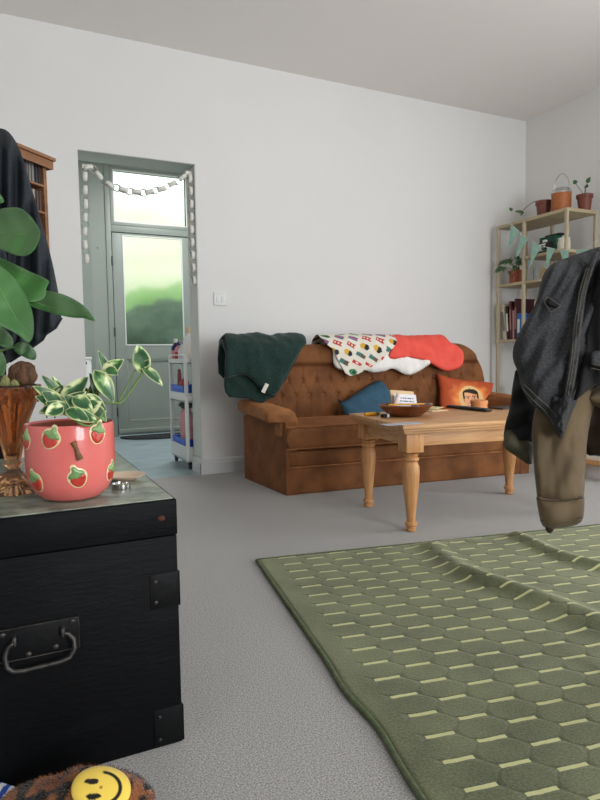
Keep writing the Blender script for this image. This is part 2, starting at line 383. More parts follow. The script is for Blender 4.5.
for x in (x0+.03, x1-.03):
    for y in (y0+.03, y1-.03):
        m = MB(); m.lathe([(.0, -.009), (.022, -.009), (.024, -.004), (.024, .004), (.022, .009), (0, .009)], (x, y, .0245), 20, M=Matrix.Rotation(pi/2, 3, 'Y')); m.box(x-.013, x+.013, y-.006, y+.006, .03, .056)
        m.build('castor', M_black, T, world=True)
M_blue = mat('blue_plastic', (40, 100, 210), .35); M_redp = mat('red_plastic', (176, 36, 44), .4); M_pinkc = mat('pink_cloth', (200, 138, 142), .85, (222, 170, 172), 12, .4, 60)
M_navy = mat('navy_plastic', (38, 42, 88), .5); M_dkgr = mat('dark_grey_green', (58, 64, 60), .7)
def bin_(y0_, y1_, z, h, col, lab):
    m = MB(); xx0, xx1 = x0+.012, x0+.25; t = .004
    m.box(xx0, xx1, y0_, y1_, z, z+t); m.box(xx0, xx0+t, y0_, y1_, z, z+h, .001); m.box(xx1-t, xx1, y0_, y1_, z, z+h, .001); m.box(xx0, xx1, y0_, y0_+t, z, z+h, .001); m.box(xx0, xx1, y1_-t, y1_, z, z+h, .001)
    m.tube([(xx0, y0_, z+h), (xx1, y0_, z+h), (xx1, y1_, z+h), (xx0, y1_, z+h)], .005, closed=True)
    for k in range(5): m.box(xx0-.002, xx0, y0_+.03+k*.05, y0_+.04+k*.05, z+.02, z+h-.02)
    return tag(m.build('storage_bin', M_blue), lab, 'bin')
bin_(4.24, 4.585, .479, .10, 0, 'blue plastic bin on the middle tier of the white trolley')
bin_(4.24, 4.585, .064, .135, 0, 'blue plastic bin on the bottom tier of the white trolley')
def soft(name, c, r, m, lab, cat, seed=0, amp=.25, parent=None):
    k = MB().ball((0, 0, 0), 1, n=24); 
    for i, p in enumerate(k.v):
        q = 1+amp*nz(p.x*2+seed, p.y*2, p.z*2)+amp*.4*nz(p.x*6, p.y*6+seed, p.z*5)
        k.v[i] = Vector((c[0]+p.x*r[0]*q, c[1]+p.y*r[1]*q, c[2]+p.z*r[2]*q))
    o = k.build(name, m, parent, world=parent is not None)
    if lab: tag(o, lab, cat)
    return o
soft('cloth_bundle', (1.205, 4.43, .262), (.045, .12, .19), M_pinkc, 'crumpled pink cloths stuffed upright in the bottom blue bin', 'cloth', 3)
soft('folded_bag', (1.205, 4.42, .434), (.045, .10, .028), M_dkgr, 'dark grey-green bag lying over the pink cloths in the trolley', 'bag', 8)
o = MB().tube([(1.172, 4.49, .49), (1.172, 4.49, .66), (1.172, 4.47, .69), (1.172, 4.45, .66), (1.172, 4.45, .49)], .010).build('scrubbing_brush', mat('dusty_red_handle', (150, 76, 84), .5)); tag(o, 'dusty red looped brush handle standing in the middle blue bin', 'brush')
soft('folded_cloth', (1.18, 4.37, .58), (.034, .07, .05), M_redp, 'bright red cloth piled in the middle blue bin of the trolley', 'cloth', 11)
def bottle(name, x, y, z, r, h, m, mc, lab, neck=.4, capm=None):
    b = empty(name, (x, y, z)); tag(b, lab, 'bottle')
    MB().lathe([(0, 0), (r*.92, 0), (r, .006), (r, h*.62), (r*.9, h*.7), (r*neck, h*.8), (r*neck, h*.84), (0, h*.84)], n=24).build('bottle_body', m, b)
    MB().lathe([(0, h*.835), (r*neck*1.15, h*.835), (r*neck*1.1, h), (0, h)], n=20).build('cap', capm or mc, b)
    MB().lathe([(r*1.012, h*.15), (r*1.012, h*.52)], n=24).build('paper_label', mc, b)
    return b
bottle('cleaner_bottle', 1.168, 4.535, .743, .032, .18, M_navy, M_pinkc, 'navy and pink cleaner bottle at the far end of the trolley top', capm=M_white)
bottle('cleaner_bottle', 1.172, 4.455, .743, .032, .155, M_pinkc, M_redp, 'pink and red bottle in the middle of the trolley top', capm=M_navy)
bottle('cleaner_bottle', 1.185, 4.235, .743, .040, .25, M_white, M_paper, 'tall white bottle with a cream cap at the near end of the trolley top', capm=mat('cream_cap', (214, 190, 150), .5))
bottle('cleaner_bottle', 1.22, 4.215, .497, .02, .155, M_navy, M_white, 'small navy bottle standing beside the middle blue bin', capm=M_white)
bottle('cleaner_bottle', 1.215, 4.216, .075, .02, .30, M_navy, M_redp, 'tall navy bottle with a red label beside the bottom blue bin', capm=M_black)
sp = empty('spray_bottle', (1.172, 4.355, .743)); tag(sp, 'clear spray bottle with a grey trigger head on the trolley top', 'bottle')
MB().lathe([(0, 0), (.032, 0), (.034, .01), (.034, .09), (.014, .125), (.014, .135), (0, .135)]).build('bottle_body', mat('milky_plastic', (206, 210, 214), .3), sp)
m = MB(); m.box(-.012, .012, -.02, .055, .14, .165, .005); m.tube([(0, .035, .145), (0, .05, .11)], .005); m.tube([(0, -.0, .13), (0, 0, .15)], .012); m.build('trigger_head', mat('grey_trigger', (150, 156, 164), .4), sp)
# light switch
q = atY(220, 299, WY); s = empty('light_switch', (q.x, WY, q.z)); tag(s, 'white double light switch on the wall right of the doorway', 'switch')
B('switch_plate', M_white, s, -.044, .044, -.009, 0, -.044, .044, .003)
for x in (-.018, .018): B('rocker', M_white, s, x-.011, x+.011, -.0125, -.008, -.02, .02, .002)
# ================================================================== SOFA
SA = radians(-6.3); SO = Vector((1.414, 3.078, 0)); SL = 1.62
Su = Vector((cos(SA), sin(SA), 0)); Sv = Vector((-sin(SA), cos(SA), 0))
def SW(u, v, z): return SO+Su*u+Sv*v+Vector((0, 0, z))
def pxS(x, y, v):     # pixel -> (u, z) on the plane v = const of the sofa frame
    d = ray(x, y); t = (v-(CAM-SO).dot(Sv))/d.dot(Sv); p = CAM+d*t; return ((p-SO).dot(Su), p.z)
sofa = empty('sofa', SO, SA); tag(sofa, 'brown velvet button-tufted sofa with flared arms against the back wall', 'sofa')
m = MB(); m.box(0, SL, .012, .66, .0, .156, .012); m.box(.0, SL, .004, .66, .156, .25, .016)
m.build('base', M_velvet, sofa)
m = MB(); m.tube([(.01, .006, .156), (SL-.01, .006, .156)], .0045); m.build('seam_piping', M_velvet2, sofa)
for u in (.08, SL-.08):
    for v in (.08, .58): MB().lathe([(.025, 0), (.022, .03)], (u, v, 0), 12).build('foot', M_black, sofa)
# side panels lean outwards towards the back
for s_ in (0, 1):
    f = (lambda u: u) if s_ == 0 else (lambda u: SL-u)
    vs = []
    for v, o in ((.01, -.016), (.60, -.105)):
        for u, z in ((o, .0), (o-.0, .41), (.05, .41), (.05, .0)): vs.append((f(u), v, z))
    MB().add(vs, [(0, 1, 2, 3), (7, 6, 5, 4), (0, 4, 5, 1), (1, 5, 6, 2), (2, 6, 7, 3), (3, 7, 4, 0)]).build('side_panel', M_velvet, sofa, smooth=False)
    # padded arm: overhanging roll outside, curved down to the seat inside
    prof = [(-.035, .33), (-.035, .398), (-.055, .412), (-.098, .408), (-.112, .418), (-.115, .46), (-.105, .480), (-.08, .486), (-.02, .485), (.025, .478), (.055, .455), (.068, .42), (.072, .33)]
    def arm(a, t, f=f, prof=prof):
        i = a*(len(prof)-1); k = min(int(i), len(prof)-2); q = i-k; u = prof[k][0]*(1-q)+prof[k+1][0]*q; z = prof[k][1]*(1-q)+prof[k+1][1]*q
        e = min(1, t/.06); e2 = sqrt(max(0, 1-(1-e)**2)); cu, cz = -.035, .43
        u = cu+(u-cu)*(.86+.14*e2); z = cz+(z-cz)*(.8+.2*e2) if z > .35 else z
        v = .035+t*.58+.01*(1-e2); w_ = max(0, -u)*.22*t; z2 = z+.02*t*(z > .38)
        return (f(u-w_), v, z2+.002*nz(u*30, v*20))
    m = MB().grid(49, 40, arm); n0 = 49
    m.f += [tuple(range(n0)), tuple(range(39*n0, 40*n0))]; m.mi += [0, 0]
    ar = m.build('arm', M_velvet2 if s_ == 0 else M_velvet, sofa, ang=60)
    pts = [arm(i/40, .045) for i in range(4, 39)]
    MB().tube(pts, .004, 6).build('piping', M_velvet2, ar)
# T-shaped seat cushions: front lip runs in front of the arms
def cushion(u0, u1):
    bm_ = MB(); nu, nt = 60, 44
    ring = []
    def f(a, t):
        # t goes around the vertical section: bottom-front -> top -> back
        u = u0+(u1-u0)*a; e = min(a, 1-a)*(u1-u0); ed = min(1, e/.035); ed = sqrt(1-(1-ed)**2); zc = .32; h = .068*(.45+.55*ed)
        an = -pi/2+t*pi
        if t < .5: # front half round
            an = -pi/2+t*2*pi; v = -.022+.045-.045*cos(an) if t < .5 else 0; v = .03-.05*abs(cos(an))**.6; z = zc+h*(1 if sin(an) > 0 else -1)*abs(sin(an))**.6
        else:
            q = (t-.5)*2; v = .03+q*.52; z = zc+h+.018*sin(min(1, q*1.2)*pi)*ed-.0*q
        return (u, v, z+.004*nz(u*9, v*9)+.0)
    bm_.grid(nu, nt, f); n0 = nu
    bm_.f.append(tuple(j*n0 for j in range(nt))); bm_.f.append(tuple(j*n0+n0-1 for j in range(nt))); bm_.mi += [0, 0]
    o = bm_.build('seat_cushion', M_velvet, sofa, ang=70)
    for z in (.262, .384): MB().tube([(u0+.004, -.008, z), (u0+(u1-u0)*.3, -.013, z+.002), (u1-.004, -.008, z)], .004, 6).build('piping', M_velvet2, o)
cushion(-.018, SL/2-.002); cushion(SL/2+.002, SL+.018)
# tufted back
BU0, BU1 = -.06, 1.655
def ztop(u):
    e = min(u-BU0, BU1-u); q = min(1, max(0, e/.22)); return .50+.355*sqrt(max(0, 1-(1-q)**2))
ROWA = [(.06+.098*k, .625) for k in range(16)]; ROWB = [(.011+.098*k, .53) for k in range(17)]
BT = [p for p in ROWA+ROWB if .02 < p[0] < 1.58]
def vfront(u, z):
    v = .495+(z-.39)*.07+.03*(abs(u-.8)/.9)**3*-1.5
    v -= .018
    for b in BT:
        d2 = (u-b[0])**2+(z-b[1])**2
        if d2 < .006: v += .013*exp(-d2/.0003)
    if z > .625+.0: v += .005*sum(exp(-((u-b[0])/.009)**2) for b in ROWA if abs(b[0]-u) < .04)*max(0, 1-max(0, (z-.70)/.03)) if z < .73 else 0
    elif z < .53: v += .005*sum(exp(-((u-b[0])/.009)**2) for b in ROWB if abs(b[0]-u) < .04)
    else:
        k = (z-.53)/.095
        for b in ROWB:
            if abs(u-b[0]) < .1:
                for s_ in (-.049, .049): v += .0035*exp(-((u-(b[0]+s_*k))/.010)**2)
    if z > .70:
        q = min(1, (z-.70)/.05); v -= .035*sin(q*pi/2)
    v += .018*exp(-((z-.715)/.012)**2)
    return v
nu, nf, nr, nb = 361, 90, 14, 12
def backfn(a, t):
    u = BU0+(BU1-BU0)*a; zt = ztop(u); j = t*(nf+nr+nb); r = .07
    zc = zt-r; e = min(a, 1-a)*(BU1-BU0); sh = .08*(1-sqrt(min(1, e/.08)*(2-min(1, e/.08))))
    if j <= nf: z = .30+(zc-.30)*j/nf; v = vfront(u, z)+sh
    elif j <= nf+nr:
        an = pi*(j-nf)/nr; vc0 = vfront(u, zc)+sh; vb = .665-sh*.3; v = (vc0+vb)/2-(vb-vc0)/2*cos(an); z = zc+r*sin(an)
    else: q = (j-nf-nr)/nb; z = zc+(.05-zc)*q; v = .665-sh*.3
    return (u, v, z)
m = MB().grid(nu, nf+nr+nb+1, backfn); n0 = nu
m.f.append(tuple(j*n0 for j in range(nf+nr+nb+1))); m.f.append(tuple(j*n0+n0-1 for j in range(nf+nr+nb+1))); m.mi += [0, 0]
bk = m.build('backrest', M_velvet, sofa, ang=80)
for b in BT: MB().ball((b[0], vfront(*b)-.003, b[1]), .007, .005, .007, 8).build('button', M_velvet2, bk)

# ---- throws and cushions on the sofa
def drape(vf=.455, r=.12, ztop_=.90, vfr=lambda u, z: 0, amp=.010, seed=0, zt=None):
    """s measured from the crest: >0 hangs in front, <0 behind"""
    def f(u, s, off=0):
        zc = (zt(u) if zt else ztop_)-r; vc = vf+r; q = r*pi/2
        if s > q: v = vf-.0*(s-q); z = zc-(s-q); n = Vector((0, -1, 0)); v -= vfr(u, z)
        elif s > -q: an = s/r; n = Vector((0, -sin(an), cos(an))); v = vc+n.y*r; z = zc+n.z*r
        else: v = vc+r; z = zc-(-s-q); n = Vector((0, 1, 0))
        d = amp*nz(u*9+seed, s*7, seed)+amp*.6*nz(u*22, s*16+seed, seed)+off
        return SW(u+n.x*d, v+n.y*d, z+n.z*d)
    return f
def solve(fn, px, g):
    """parameters (a, b) for which the point fn(a, b) is seen at pixel px"""
    def pr(a, b):
        p = fn(a, b)-CAM; z = p.dot(fw); return 300+FPX*p.dot(R_)/z-px[0], 400-FPX*p.dot(U_)/z-px[1]
    a, b = g
    for _ in range(12):
        e = pr(a, b); h = 1e-4; ea = pr(a+h, b); eb = pr(a, b+h)
        J = ((ea[0]-e[0])/h, (eb[0]-e[0])/h, (ea[1]-e[1])/h, (eb[1]-e[1])/h); D = J[0]*J[3]-J[1]*J[2]
        if abs(D) < 1: break
        a -= max(-.08, min(.08, (e[0]*J[3]-e[1]*J[1])/D)); b -= max(-.08, min(.08, (J[0]*e[1]-J[2]*e[0])/D))
    return a, b
def outline(px, v, ztop_, r, back, vf=None):
    bare = drape(vf if vf is not None else v, r, ztop_, amp=0); q = []
    for x, y in px:
        u, z = pxS(x, y, v); zc = ztop_-r; g = (u, r*pi/2+(zc-z) if z < zc else .5*r)
        a = solve(lambda p, s: bare(p, s), (x, y), g)
        q.append(a if abs(a[0]-u) < .15 and -.1 < a[1] < .6 else g)
    return q+[(q[-1][0], -back), (q[0][0], -back)]
def outline_old(px, v, ztop_, r, back, right_first=True):
    """pixels along the hanging front edge (left to right) -> (u, s) polygon closed over the back"""
    q = []
    for x, y in px:
        u, z = pxS(x, y, v); zc = ztop_-r
        s = r*pi/2+(zc-z) if z < zc else r*math.acos(max(0, min(1, (z-zc)/r)))
        q.append((u, s))
    return q+[(q[-1][0], -back), (q[0][0], -back)]
M_green = mat('dark_green_wool', (20, 42, 38), .95, (34, 60, 54), 120, .7, 260, sheen=.2, bd=.003)
gb = empty('green_blanket', SW(.05, .6, .5), SA); tag(gb, 'dark green fluffy blanket folded over the left end of the sofa back', 'blanket')
px_in = [(226, 350), (225, 378), (226, 397), (240, 398), (252, 399), (262, 404), (268, 399), (274, 398), (279, 391), (290, 372), (300, 352), (303, 340)]
px_out = [(227, 344), (224.5, 362), (224, 379), (231, 377), (242, 374), (251, 378), (259, 388), (266, 394), (274, 396), (280, 390), (287, 374), (298, 354), (309, 340)]
g1 = drape(.405, .13, .885, amp=.012, seed=2); g2 = drape(.375, .16, .912, amp=.014, seed=5)
sheet(smooth_poly(outline(px_in, .405, .885, .13, .42), 1), lambda u, s, d: g1(u, s, .0), .014).build('inner_fold', M_green, gb, world=True, solid=-.024, ang=180)
sheet(smooth_poly(outline(px_out, .375, .912, .16, .38), 1), lambda u, s, d: g2(u, s, .012*sin(min(1, d/.02)*pi/2)), .014).build('outer_fold', M_green, gb, world=True, solid=-.02, ang=180)
q = pxS(264, 388, .35); MB().box(-.012, .012, -.003, .003, -.03, .03, .002, M=Matrix.Rotation(.5, 4, 'Y')).build('care_label', M_paper, gb, smooth=False).location = (q[0]-.05, .35-.6-.022, q[1]-.5)
# white fleece
M_fleece = mat('white_fleece', (236, 233, 227), .98, (242, 240, 235), 60, .6, 60, bd=.006)
px = [(333, 356), (334, 366), (340, 370), (352, 371), (366, 370), (372, 373), (384, 372), (392, 368), (398, 371), (408, 376), (418, 373), (430, 364), (440, 358)]
f0 = drape(.445, .10, .885, amp=.012, seed=9)
o = sheet(smooth_poly(outline(px, .44, .885, .10, .3, .44), 1), lambda u, s, d: f0(u, s, .016*sin(min(1, d/.03)*pi/2)), .012).build('fleece_throw', M_fleece, solid=-.012, ang=180); tag(o, 'white fleece throw lying along the top of the sofa back under the other cloths', 'throw')
# patterned cloth
def pattern(u, s, d=0):
    a = radians(28); x = (u*cos(a)+s*sin(a))/.088; y = (-u*sin(a)+s*cos(a))/.062+.3*nz(u*7, s*7); i = math.floor(x); y += (i % 2)*.5; j = math.floor(y); fx = x-i-.5; fy = y-j-.5
    k = (i*7+j*13) % 6; bg = S(226, 220, 206)
    if k == 0:   # red cone-ended tube
        if abs(fy) < .17 and abs(fx) < .42-(abs(fy)*.8 if fx > .1 else 0): return S(240, 230, 220) if (-.12 < fx < .06 and abs(fy) < .07) else S(196, 44, 44)
    elif k == 1:  # green blob with dark patch
        if (fx/.36)**2+(fy/.3)**2 < 1: return S(40, 48, 50) if (fx-.08)**2+fy**2 < .02 else S(66, 130, 84)
    elif k == 2:  # blue block with stripes
        if abs(fx) < .36 and abs(fy) < .28: return S(206, 70, 60) if abs(fy) < .08 else S(66, 104, 150)
    elif k == 3:  # red block with pale squares
        if abs(fx) < .34 and abs(fy) < .26: return S(236, 228, 216) if (int((fx+.5)*8) % 2 == 0 and abs(fy) < .09) else S(186, 44, 42)
    elif k == 4:  # yellow with black
        if abs(fx)+abs(fy)*.6 < .40 and abs(fy) < .27: return S(34, 36, 40) if fx > .02 else S(214, 170, 60)
    else:
        if abs(fx) < .38 and abs(fy) < .22: return S(70, 116, 112) if fx < 0 else S(96, 84, 66)
    return bg
px = [(321, 339), (327, 345), (334, 350), (336, 357), (341, 366), (345, 373), (350, 376), (358, 374), (366, 370), (374, 365), (382, 360), (388, 352), (393, 348), (397, 342)]
f1 = drape(.425, .12, .912, amp=.010, seed=14)
ol = outline(px, .425, .912, .12, .24)
o = sheet(ol, lambda u, s, d: f1(u, s, .004), .0042, lambda u, s, d: pattern(u, s)).build('patterned_cloth', M_paint, solid=-.003, ang=180, col=True and None) if 0 else None
mm_ = sheet(ol, lambda u, s, d: f1(u, s, .004), .0042, lambda u, s, d: pattern(u, s))
o = mm_.build('patterned_cloth', M_paint, solid=-.003, ang=180, col=mm_.c); tag(o, 'cream cotton cloth printed with small red, green, blue and yellow motifs on the sofa back', 'cloth')
# coral garment
M_coral = mat('coral_jersey', (226, 78, 66), .85, (236, 92, 78), 10, .2, 160, bd=.004)
px = [(388, 341), (391, 348), (387, 358), (396, 359.5), (408, 358), (420, 359), (430, 363), (438, 368), (446, 371.5), (455, 370), (462, 366), (465, 358), (463, 350), (456, 345), (448, 341)]
f2 = drape(.43, .12, .903, amp=.008, seed=21)
o = sheet(smooth_poly(outline(px, .43, .903, .12, .2), 1), lambda u, s, d: f2(u, s, .01*sin(min(1, d/.015)*pi/2)), .010).build('coral_top', M_coral, solid=-.010, ang=180); tag(o, 'coral red garment spread over the right part of the sofa back', 'clothing')
# blue cushion: puffed outline leaning on the back
M_bluec = mat('slate_blue_cotton', (44, 78, 100), .85, (54, 92, 114), 14, .2, 200, bd=.003)
px = [(336, 397), (343, 403), (358, 392), (375, 381), (382, 380), (390, 392), (396, 402), (395, 412), (380, 422), (360, 424), (348, 420), (343, 411), (341, 405)]
fn = lambda u, z, h=0: SW(u, .29-h+(z-.37)*.75+.004*nz(u*14, z*14), z)
P = smooth_poly([solve(fn, p, pxS(*p, .32)) for p in px], 1)
o = puff(P, fn, .07, .012, rr=.13).build('throw_cushion', M_bluec, ang=180); tag(o, 'slate blue cushion tilted on one corner on the sofa seat', 'cushion')
# orange photo cushion
ctr = pxS(468, 398, .36)
def photo(u, z, d=0):
    x = (u-ctr[0])/.155; y = (z-ctr[1])/.105; X, Y = x, y
    X = x; fc = (X/.36)**2+((Y+.15)/.62)**2
    if d: return S(140, 60, 30)
    k = min(1, max(0, (sqrt(x*x+y*y)-.55)/.6+.5*nz(x*3, y*3))); bgc = S(*[int(a*(1-k)+b*k) for a, b in zip((252, 166, 88), (182, 78, 40))])
    halo = (X/.62)**2+((Y+.05)/.86)**2; c = bgc
    if halo < 1: c = S(228, 190, 132)
    # neck and collar
    if abs(X) < .2 and Y < -.5: c = S(196, 112, 76)
    if abs(X) > .15 and abs(X) < .75 and Y < -.68-abs(X)*.1: c = S(170, 74, 36)
    # head, hair, ears
    if (abs(X)-.36)**2/.05**2+(Y+.1)**2/.13**2 < 1: c = S(190, 106, 70)
    if fc < 1: c = S(238, 172, 128) if X < .08 else S(222, 148, 104)
    if (X/.40)**2+((Y-.36)/.25)**2 < 1 and Y > .30+.08*cos(X*5+1): c = S(44, 30, 24)
    if abs(abs(X)-.36) < .05 and .0 < Y < .35: c = S(44, 28, 22)
    ex = abs(X)-.16
    if (ex/.09)**2+((Y-.02)/.035)**2 < 1: c = S(238, 226, 210)
    if ex**2+(Y-.02)**2 < .0016: c = S(38, 24, 20)
    if abs(ex) < .11 and abs(Y-.13+ex*ex*4) < .026: c = S(44, 28, 22)
    if abs(X-.03) < .02 and -.2 < Y < .0: c = S(170, 96, 66)
    if abs(X) < .08 and abs(Y+.2) < .022: c = S(160, 84, 60)
    if abs(X) < .2 and abs(Y+.36+.07*(1-(X/.2)**2)-.03) < .045*(1-(X/.22)**2): c = S(242, 232, 222)
    if abs(X) < .22 and (abs(Y+.30+.07*(1-(X/.2)**2)-.03) < .018 or abs(Y+.44+.07*(1-(X/.2)**2)-.05) < .02): c = S(160, 60, 50)
    return c
px = [(437, 374), (448, 377), (462, 380), (480, 381), (493, 383), (491, 392), (487, 404), (485, 416), (470, 417), (455, 417), (442, 415), (440, 404), (440, 390)]
fn = lambda u, z, h=0: SW(u, .385-h+(z-.39)*.3, z)
P = [solve(fn, p, pxS(*p, .36)) for p in px]
ctr = solve(fn, (467, 398), pxS(467, 398, .36))
mm_ = puff(P, fn, .05, .0042, rr=.10, cf=photo)
o = mm_.build('photo_cushion', M_paint, ang=180, col=mm_.c); tag(o, 'orange cushion printed with the portrait of a smiling dark-haired man', 'cushion')

# ================================================================== COFFEE TABLE
TA = radians(-8.9); fl = atZ(411, 531, 0); 
Tu = Vector((cos(TA), sin(TA), 0)); Tv = Vector((-sin(TA), cos(TA), 0))
TC = Vector((fl.x, fl.y, 0)); TW_, TD_, TH = .84, .47, .479
def TWp(a, b, z=TH): return TC+Tu*a+Tv*b+Vector((0, 0, z))
def pxT(x, y, z=TH): p = atZ(x, y, z); return ((p-TC).dot(Tu), (p-TC).dot(Tv))
t = empty('coffee_table', TC, TA); tag(t, 'honey pine coffee table with turned legs in front of the sofa', 'table')
a0, a1, b0, b1 = -.075, TW_+.075, -.075, TD_+.075
m = MB(); m.box(a0, a1, b0, b1, TH-.020, TH, .004); m.box(a0+.007, a1-.007, b0+.007, b1-.007, TH-.032, TH-.018, .004); m.box(a0+.016, a1-.016, b0+.016, b1-.016, TH-.042, TH-.03, .003)
m.build('tabletop', M_pinex, t)
def apron(m, a, b, c, d): m.box(a, b, c, d, TH-.10, TH-.04, .002)
for q in ((.03, TW_-.03, -.022, -.004), (.03, TW_-.03, TD_+.004, TD_+.022)):
    m = MB(); apron(m, *q); m.build('apron', M_pinex, t)
for q in ((-.022, -.004, .03, TD_-.03), (TW_+.004, TW_+.022, .03, TD_-.03)):
    m = MB(); apron(m, *q); m.build('apron', M_pine, t)
LP = [(.017, 0), (.022, .004), (.0225, .018), (.0185, .022), (.0265, .028), (.0275, .034), (.0265, .041), (.019, .046), (.0195, .06), (.024, .11), (.031, .17), (.0365, .225), (.0385, .26), (.0375, .285), (.032, .303), (.027, .31), (.034, .315), (.036, .321), (.034, .328), (.028, .332), (.031, .34), (.036, .348)]
for a in (0, TW_):
    for b in (0, TD_):
        m = MB().lathe(LP, (a, b, 0), 32); m.box(a-.042, a+.042, b-.042, b+.042, .352, TH-.042, .004)
        vs = []; m.build('leg', M_pinez, t, ang=35)
        # small curved bracket under the apron beside the block
# things on the table
def bowl_at(x, y):
    a, b = pxT(x, y); return TWp(a, b)
c = bowl_at(406, 416); wb = empty('wooden_bowl', c); tag(wb, 'dark wooden bowl with a wavy rim holding cards and pencils on the coffee table', 'bowl')
M_wood = mat('dark_turned_wood', (92, 48, 24), .35, (128, 72, 38), 5, stretch=(1, 1, 6), coat=.3)
wf = lambda an, z: 1+(.07*cos(an*4)+.03*cos(an*7+1))*min(1, z/.03)
prof = [(.0, .0), (.058, 0), (.075, .004), (.108, .025), (.128, .048), (.134, .057), (.130, .058), (.122, .050), (.100, .028), (.07, .012), (.0, .008)]
MB().lathe(prof, n=64, fn=wf).build('bowl_body', M_wood, wb, ang=60)
def card(name, c, w, h, rx, rz, col, lab, cat='card', th=.002, cf=None, mat_=None, ry=0):
    M = Matrix.Translation(c) @ Matrix.Rotation(rz, 4, 'Z') @ Matrix.Rotation(ry, 4, 'Y') @ Matrix.Rotation(rx, 4, 'X')
    o = MB().box(-w/2, w/2, -th/2, th/2, 0, h, min(.001, th*.3), M=M).build(name, mat_ or mat(name, col, .75)); tag(o, lab, cat); return o
cz = c+Vector((0, 0, .022))
M_card = mat('pale_wood_card', (206, 176, 134), .6, (216, 190, 150), 6)
card('pale_frame', cz+Vector((.012, .035, .008)), .135, .095, -.35, TA+.1, 0, 'pale tan card leaning at the back of the wooden bowl', 'card', .006, mat_=M_card, ry=.1)
def notec(x, z): 
    return S(52, 66, 110) if (abs((z*260) % 3-1.5) < .5 and abs(x) < .032 and .012 < z < .05 and nz(x*220, int(z*87)) > -.15) else S(222, 220, 222)
g = MB(); nx_, nz_ = 80, 60
M = Matrix.Translation(cz+Vector((.004, .0, .012))) @ Matrix.Rotation(TA, 4, 'Z') @ Matrix.Rotation(.09, 4, 'Y') @ Matrix.Rotation(-.45, 4, 'X')
g.grid(nx_, nz_, lambda a, b: M @ Vector(((a-.5)*.12, 0, b*.078))); cc = [notec((i/(nx_-1)-.5)*.088, j/(nz_-1)*.056) for j in range(nz_) for i in range(nx_)]
o = g.build('written_note', M_gloss, col=cc, solid=.001); tag(o, 'white note with small dark blue writing standing in the wooden bowl', 'note')
o = MB().tube([cz+Vector((-.065, .0, .012)), cz+Vector((-.035, .01, .085))], .012, 14).build('paper_roll', mat('pinkish_paper', (218, 190, 184), .6, (238, 226, 222), 40)); tag(o, 'rolled pale pink paper leaning out of the wooden bowl', 'paper roll')
o = card('receipt', cz+Vector((.075, .005, .012)), .06, .035, -1.0, TA+.5, (216, 196, 204), 'folded pinkish receipt at the right edge inside the bowl', 'receipt')
soft('ribbon_bundle', cz+Vector((.045, -.01, .018)), (.022, .02, .015), mat('purple_ribbon', (92, 66, 120), .6), 'small purple bundle among the papers in the wooden bowl', 'ribbon', 4)
pc = c+Vector((0, 0, .062)); 
def pencil(p, q, r, m, lab, name='pencil'):
    d = (q-p).normalized(); e = empty(name, p); tag(e, lab, 'pencil')
    MB().tube([p, q], r, 6).build('shaft', m, e, world=True); MB().tube([q, q+d*r*4], [r, .0004], 6).build('tip', M_card, e, world=True); return e
M_yel = mat('yellow_lacquer', (226, 164, 40), .4)
pencil(pc-Tu*.115-Tv*.05, pc+Tu*.05-Tv*.075, .004, M_yel, 'yellow pencil lying across the front rim of the wooden bowl')
# yellow tube + small lighter at the left corner, papers, coasters, remote, round box, notebooks
p0 = bowl_at(365, 416.2); p1 = bowl_at(379, 415.2); r = .009
e = empty('glue_tube', p0); tag(e, 'yellow and green tube lying at the left corner of the coffee table', 'tube')
MB().tube([p0+Vector((0, 0, r)), p0.lerp(p1, .75)+Vector((0, 0, r))], r, 14).build('barrel', M_yel, e, world=True)
MB().tube([p0.lerp(p1, .75)+Vector((0, 0, r)), p1+Vector((0, 0, r))], r*.85, 14).build('cap', mat('olive_cap', (150, 146, 60), .4), e, world=True)
q = bowl_at(384, 417.8); e = empty('pocket_lighter', q, TA+.5); tag(e, 'small black and white lighter lying next to the yellow tube', 'lighter')
B('case', M_black, e, -.012, .012, -.012, .012, 0, .018, .003); B('cap', M_white, e, .012, .03, -.011, .011, .001, .017, .002)
q = pxT(404, 424.5); e = TWp(*q)
o = MB().box(-.09, .09, -.03, .03, 0, .002, M=Matrix.Translation(e+Vector((.0, .02, 0))) @ Matrix.Rotation(TA+.12, 4, 'Z')).build('leaflet', mat('pale_blue_paper', (176, 180, 190), .6)); tag(o, 'thin pale blue leaflet lying under the front of the wooden bowl', 'leaflet')
for k, (x, y, rz, lab) in enumerate(((436, 411, .2, 'pale cream paper packet lying to the right of the wooden bowl, lower of two'), (434, 409.6, .7, 'pale cream paper packet on top of another to the right of the wooden bowl'))):
    a, b = pxT(x, y); o = MB().box(-.055, .055, -.035, .035, 0, .006, .002, M=Matrix.Translation(TWp(a, b, TH+.0065*k)) @ Matrix.Rotation(TA+rz, 4, 'Z')).build('paper_packet', M_card if k == 0 else mat('cream_packet', (214, 196, 150), .7)); tag(o, lab, 'packet')
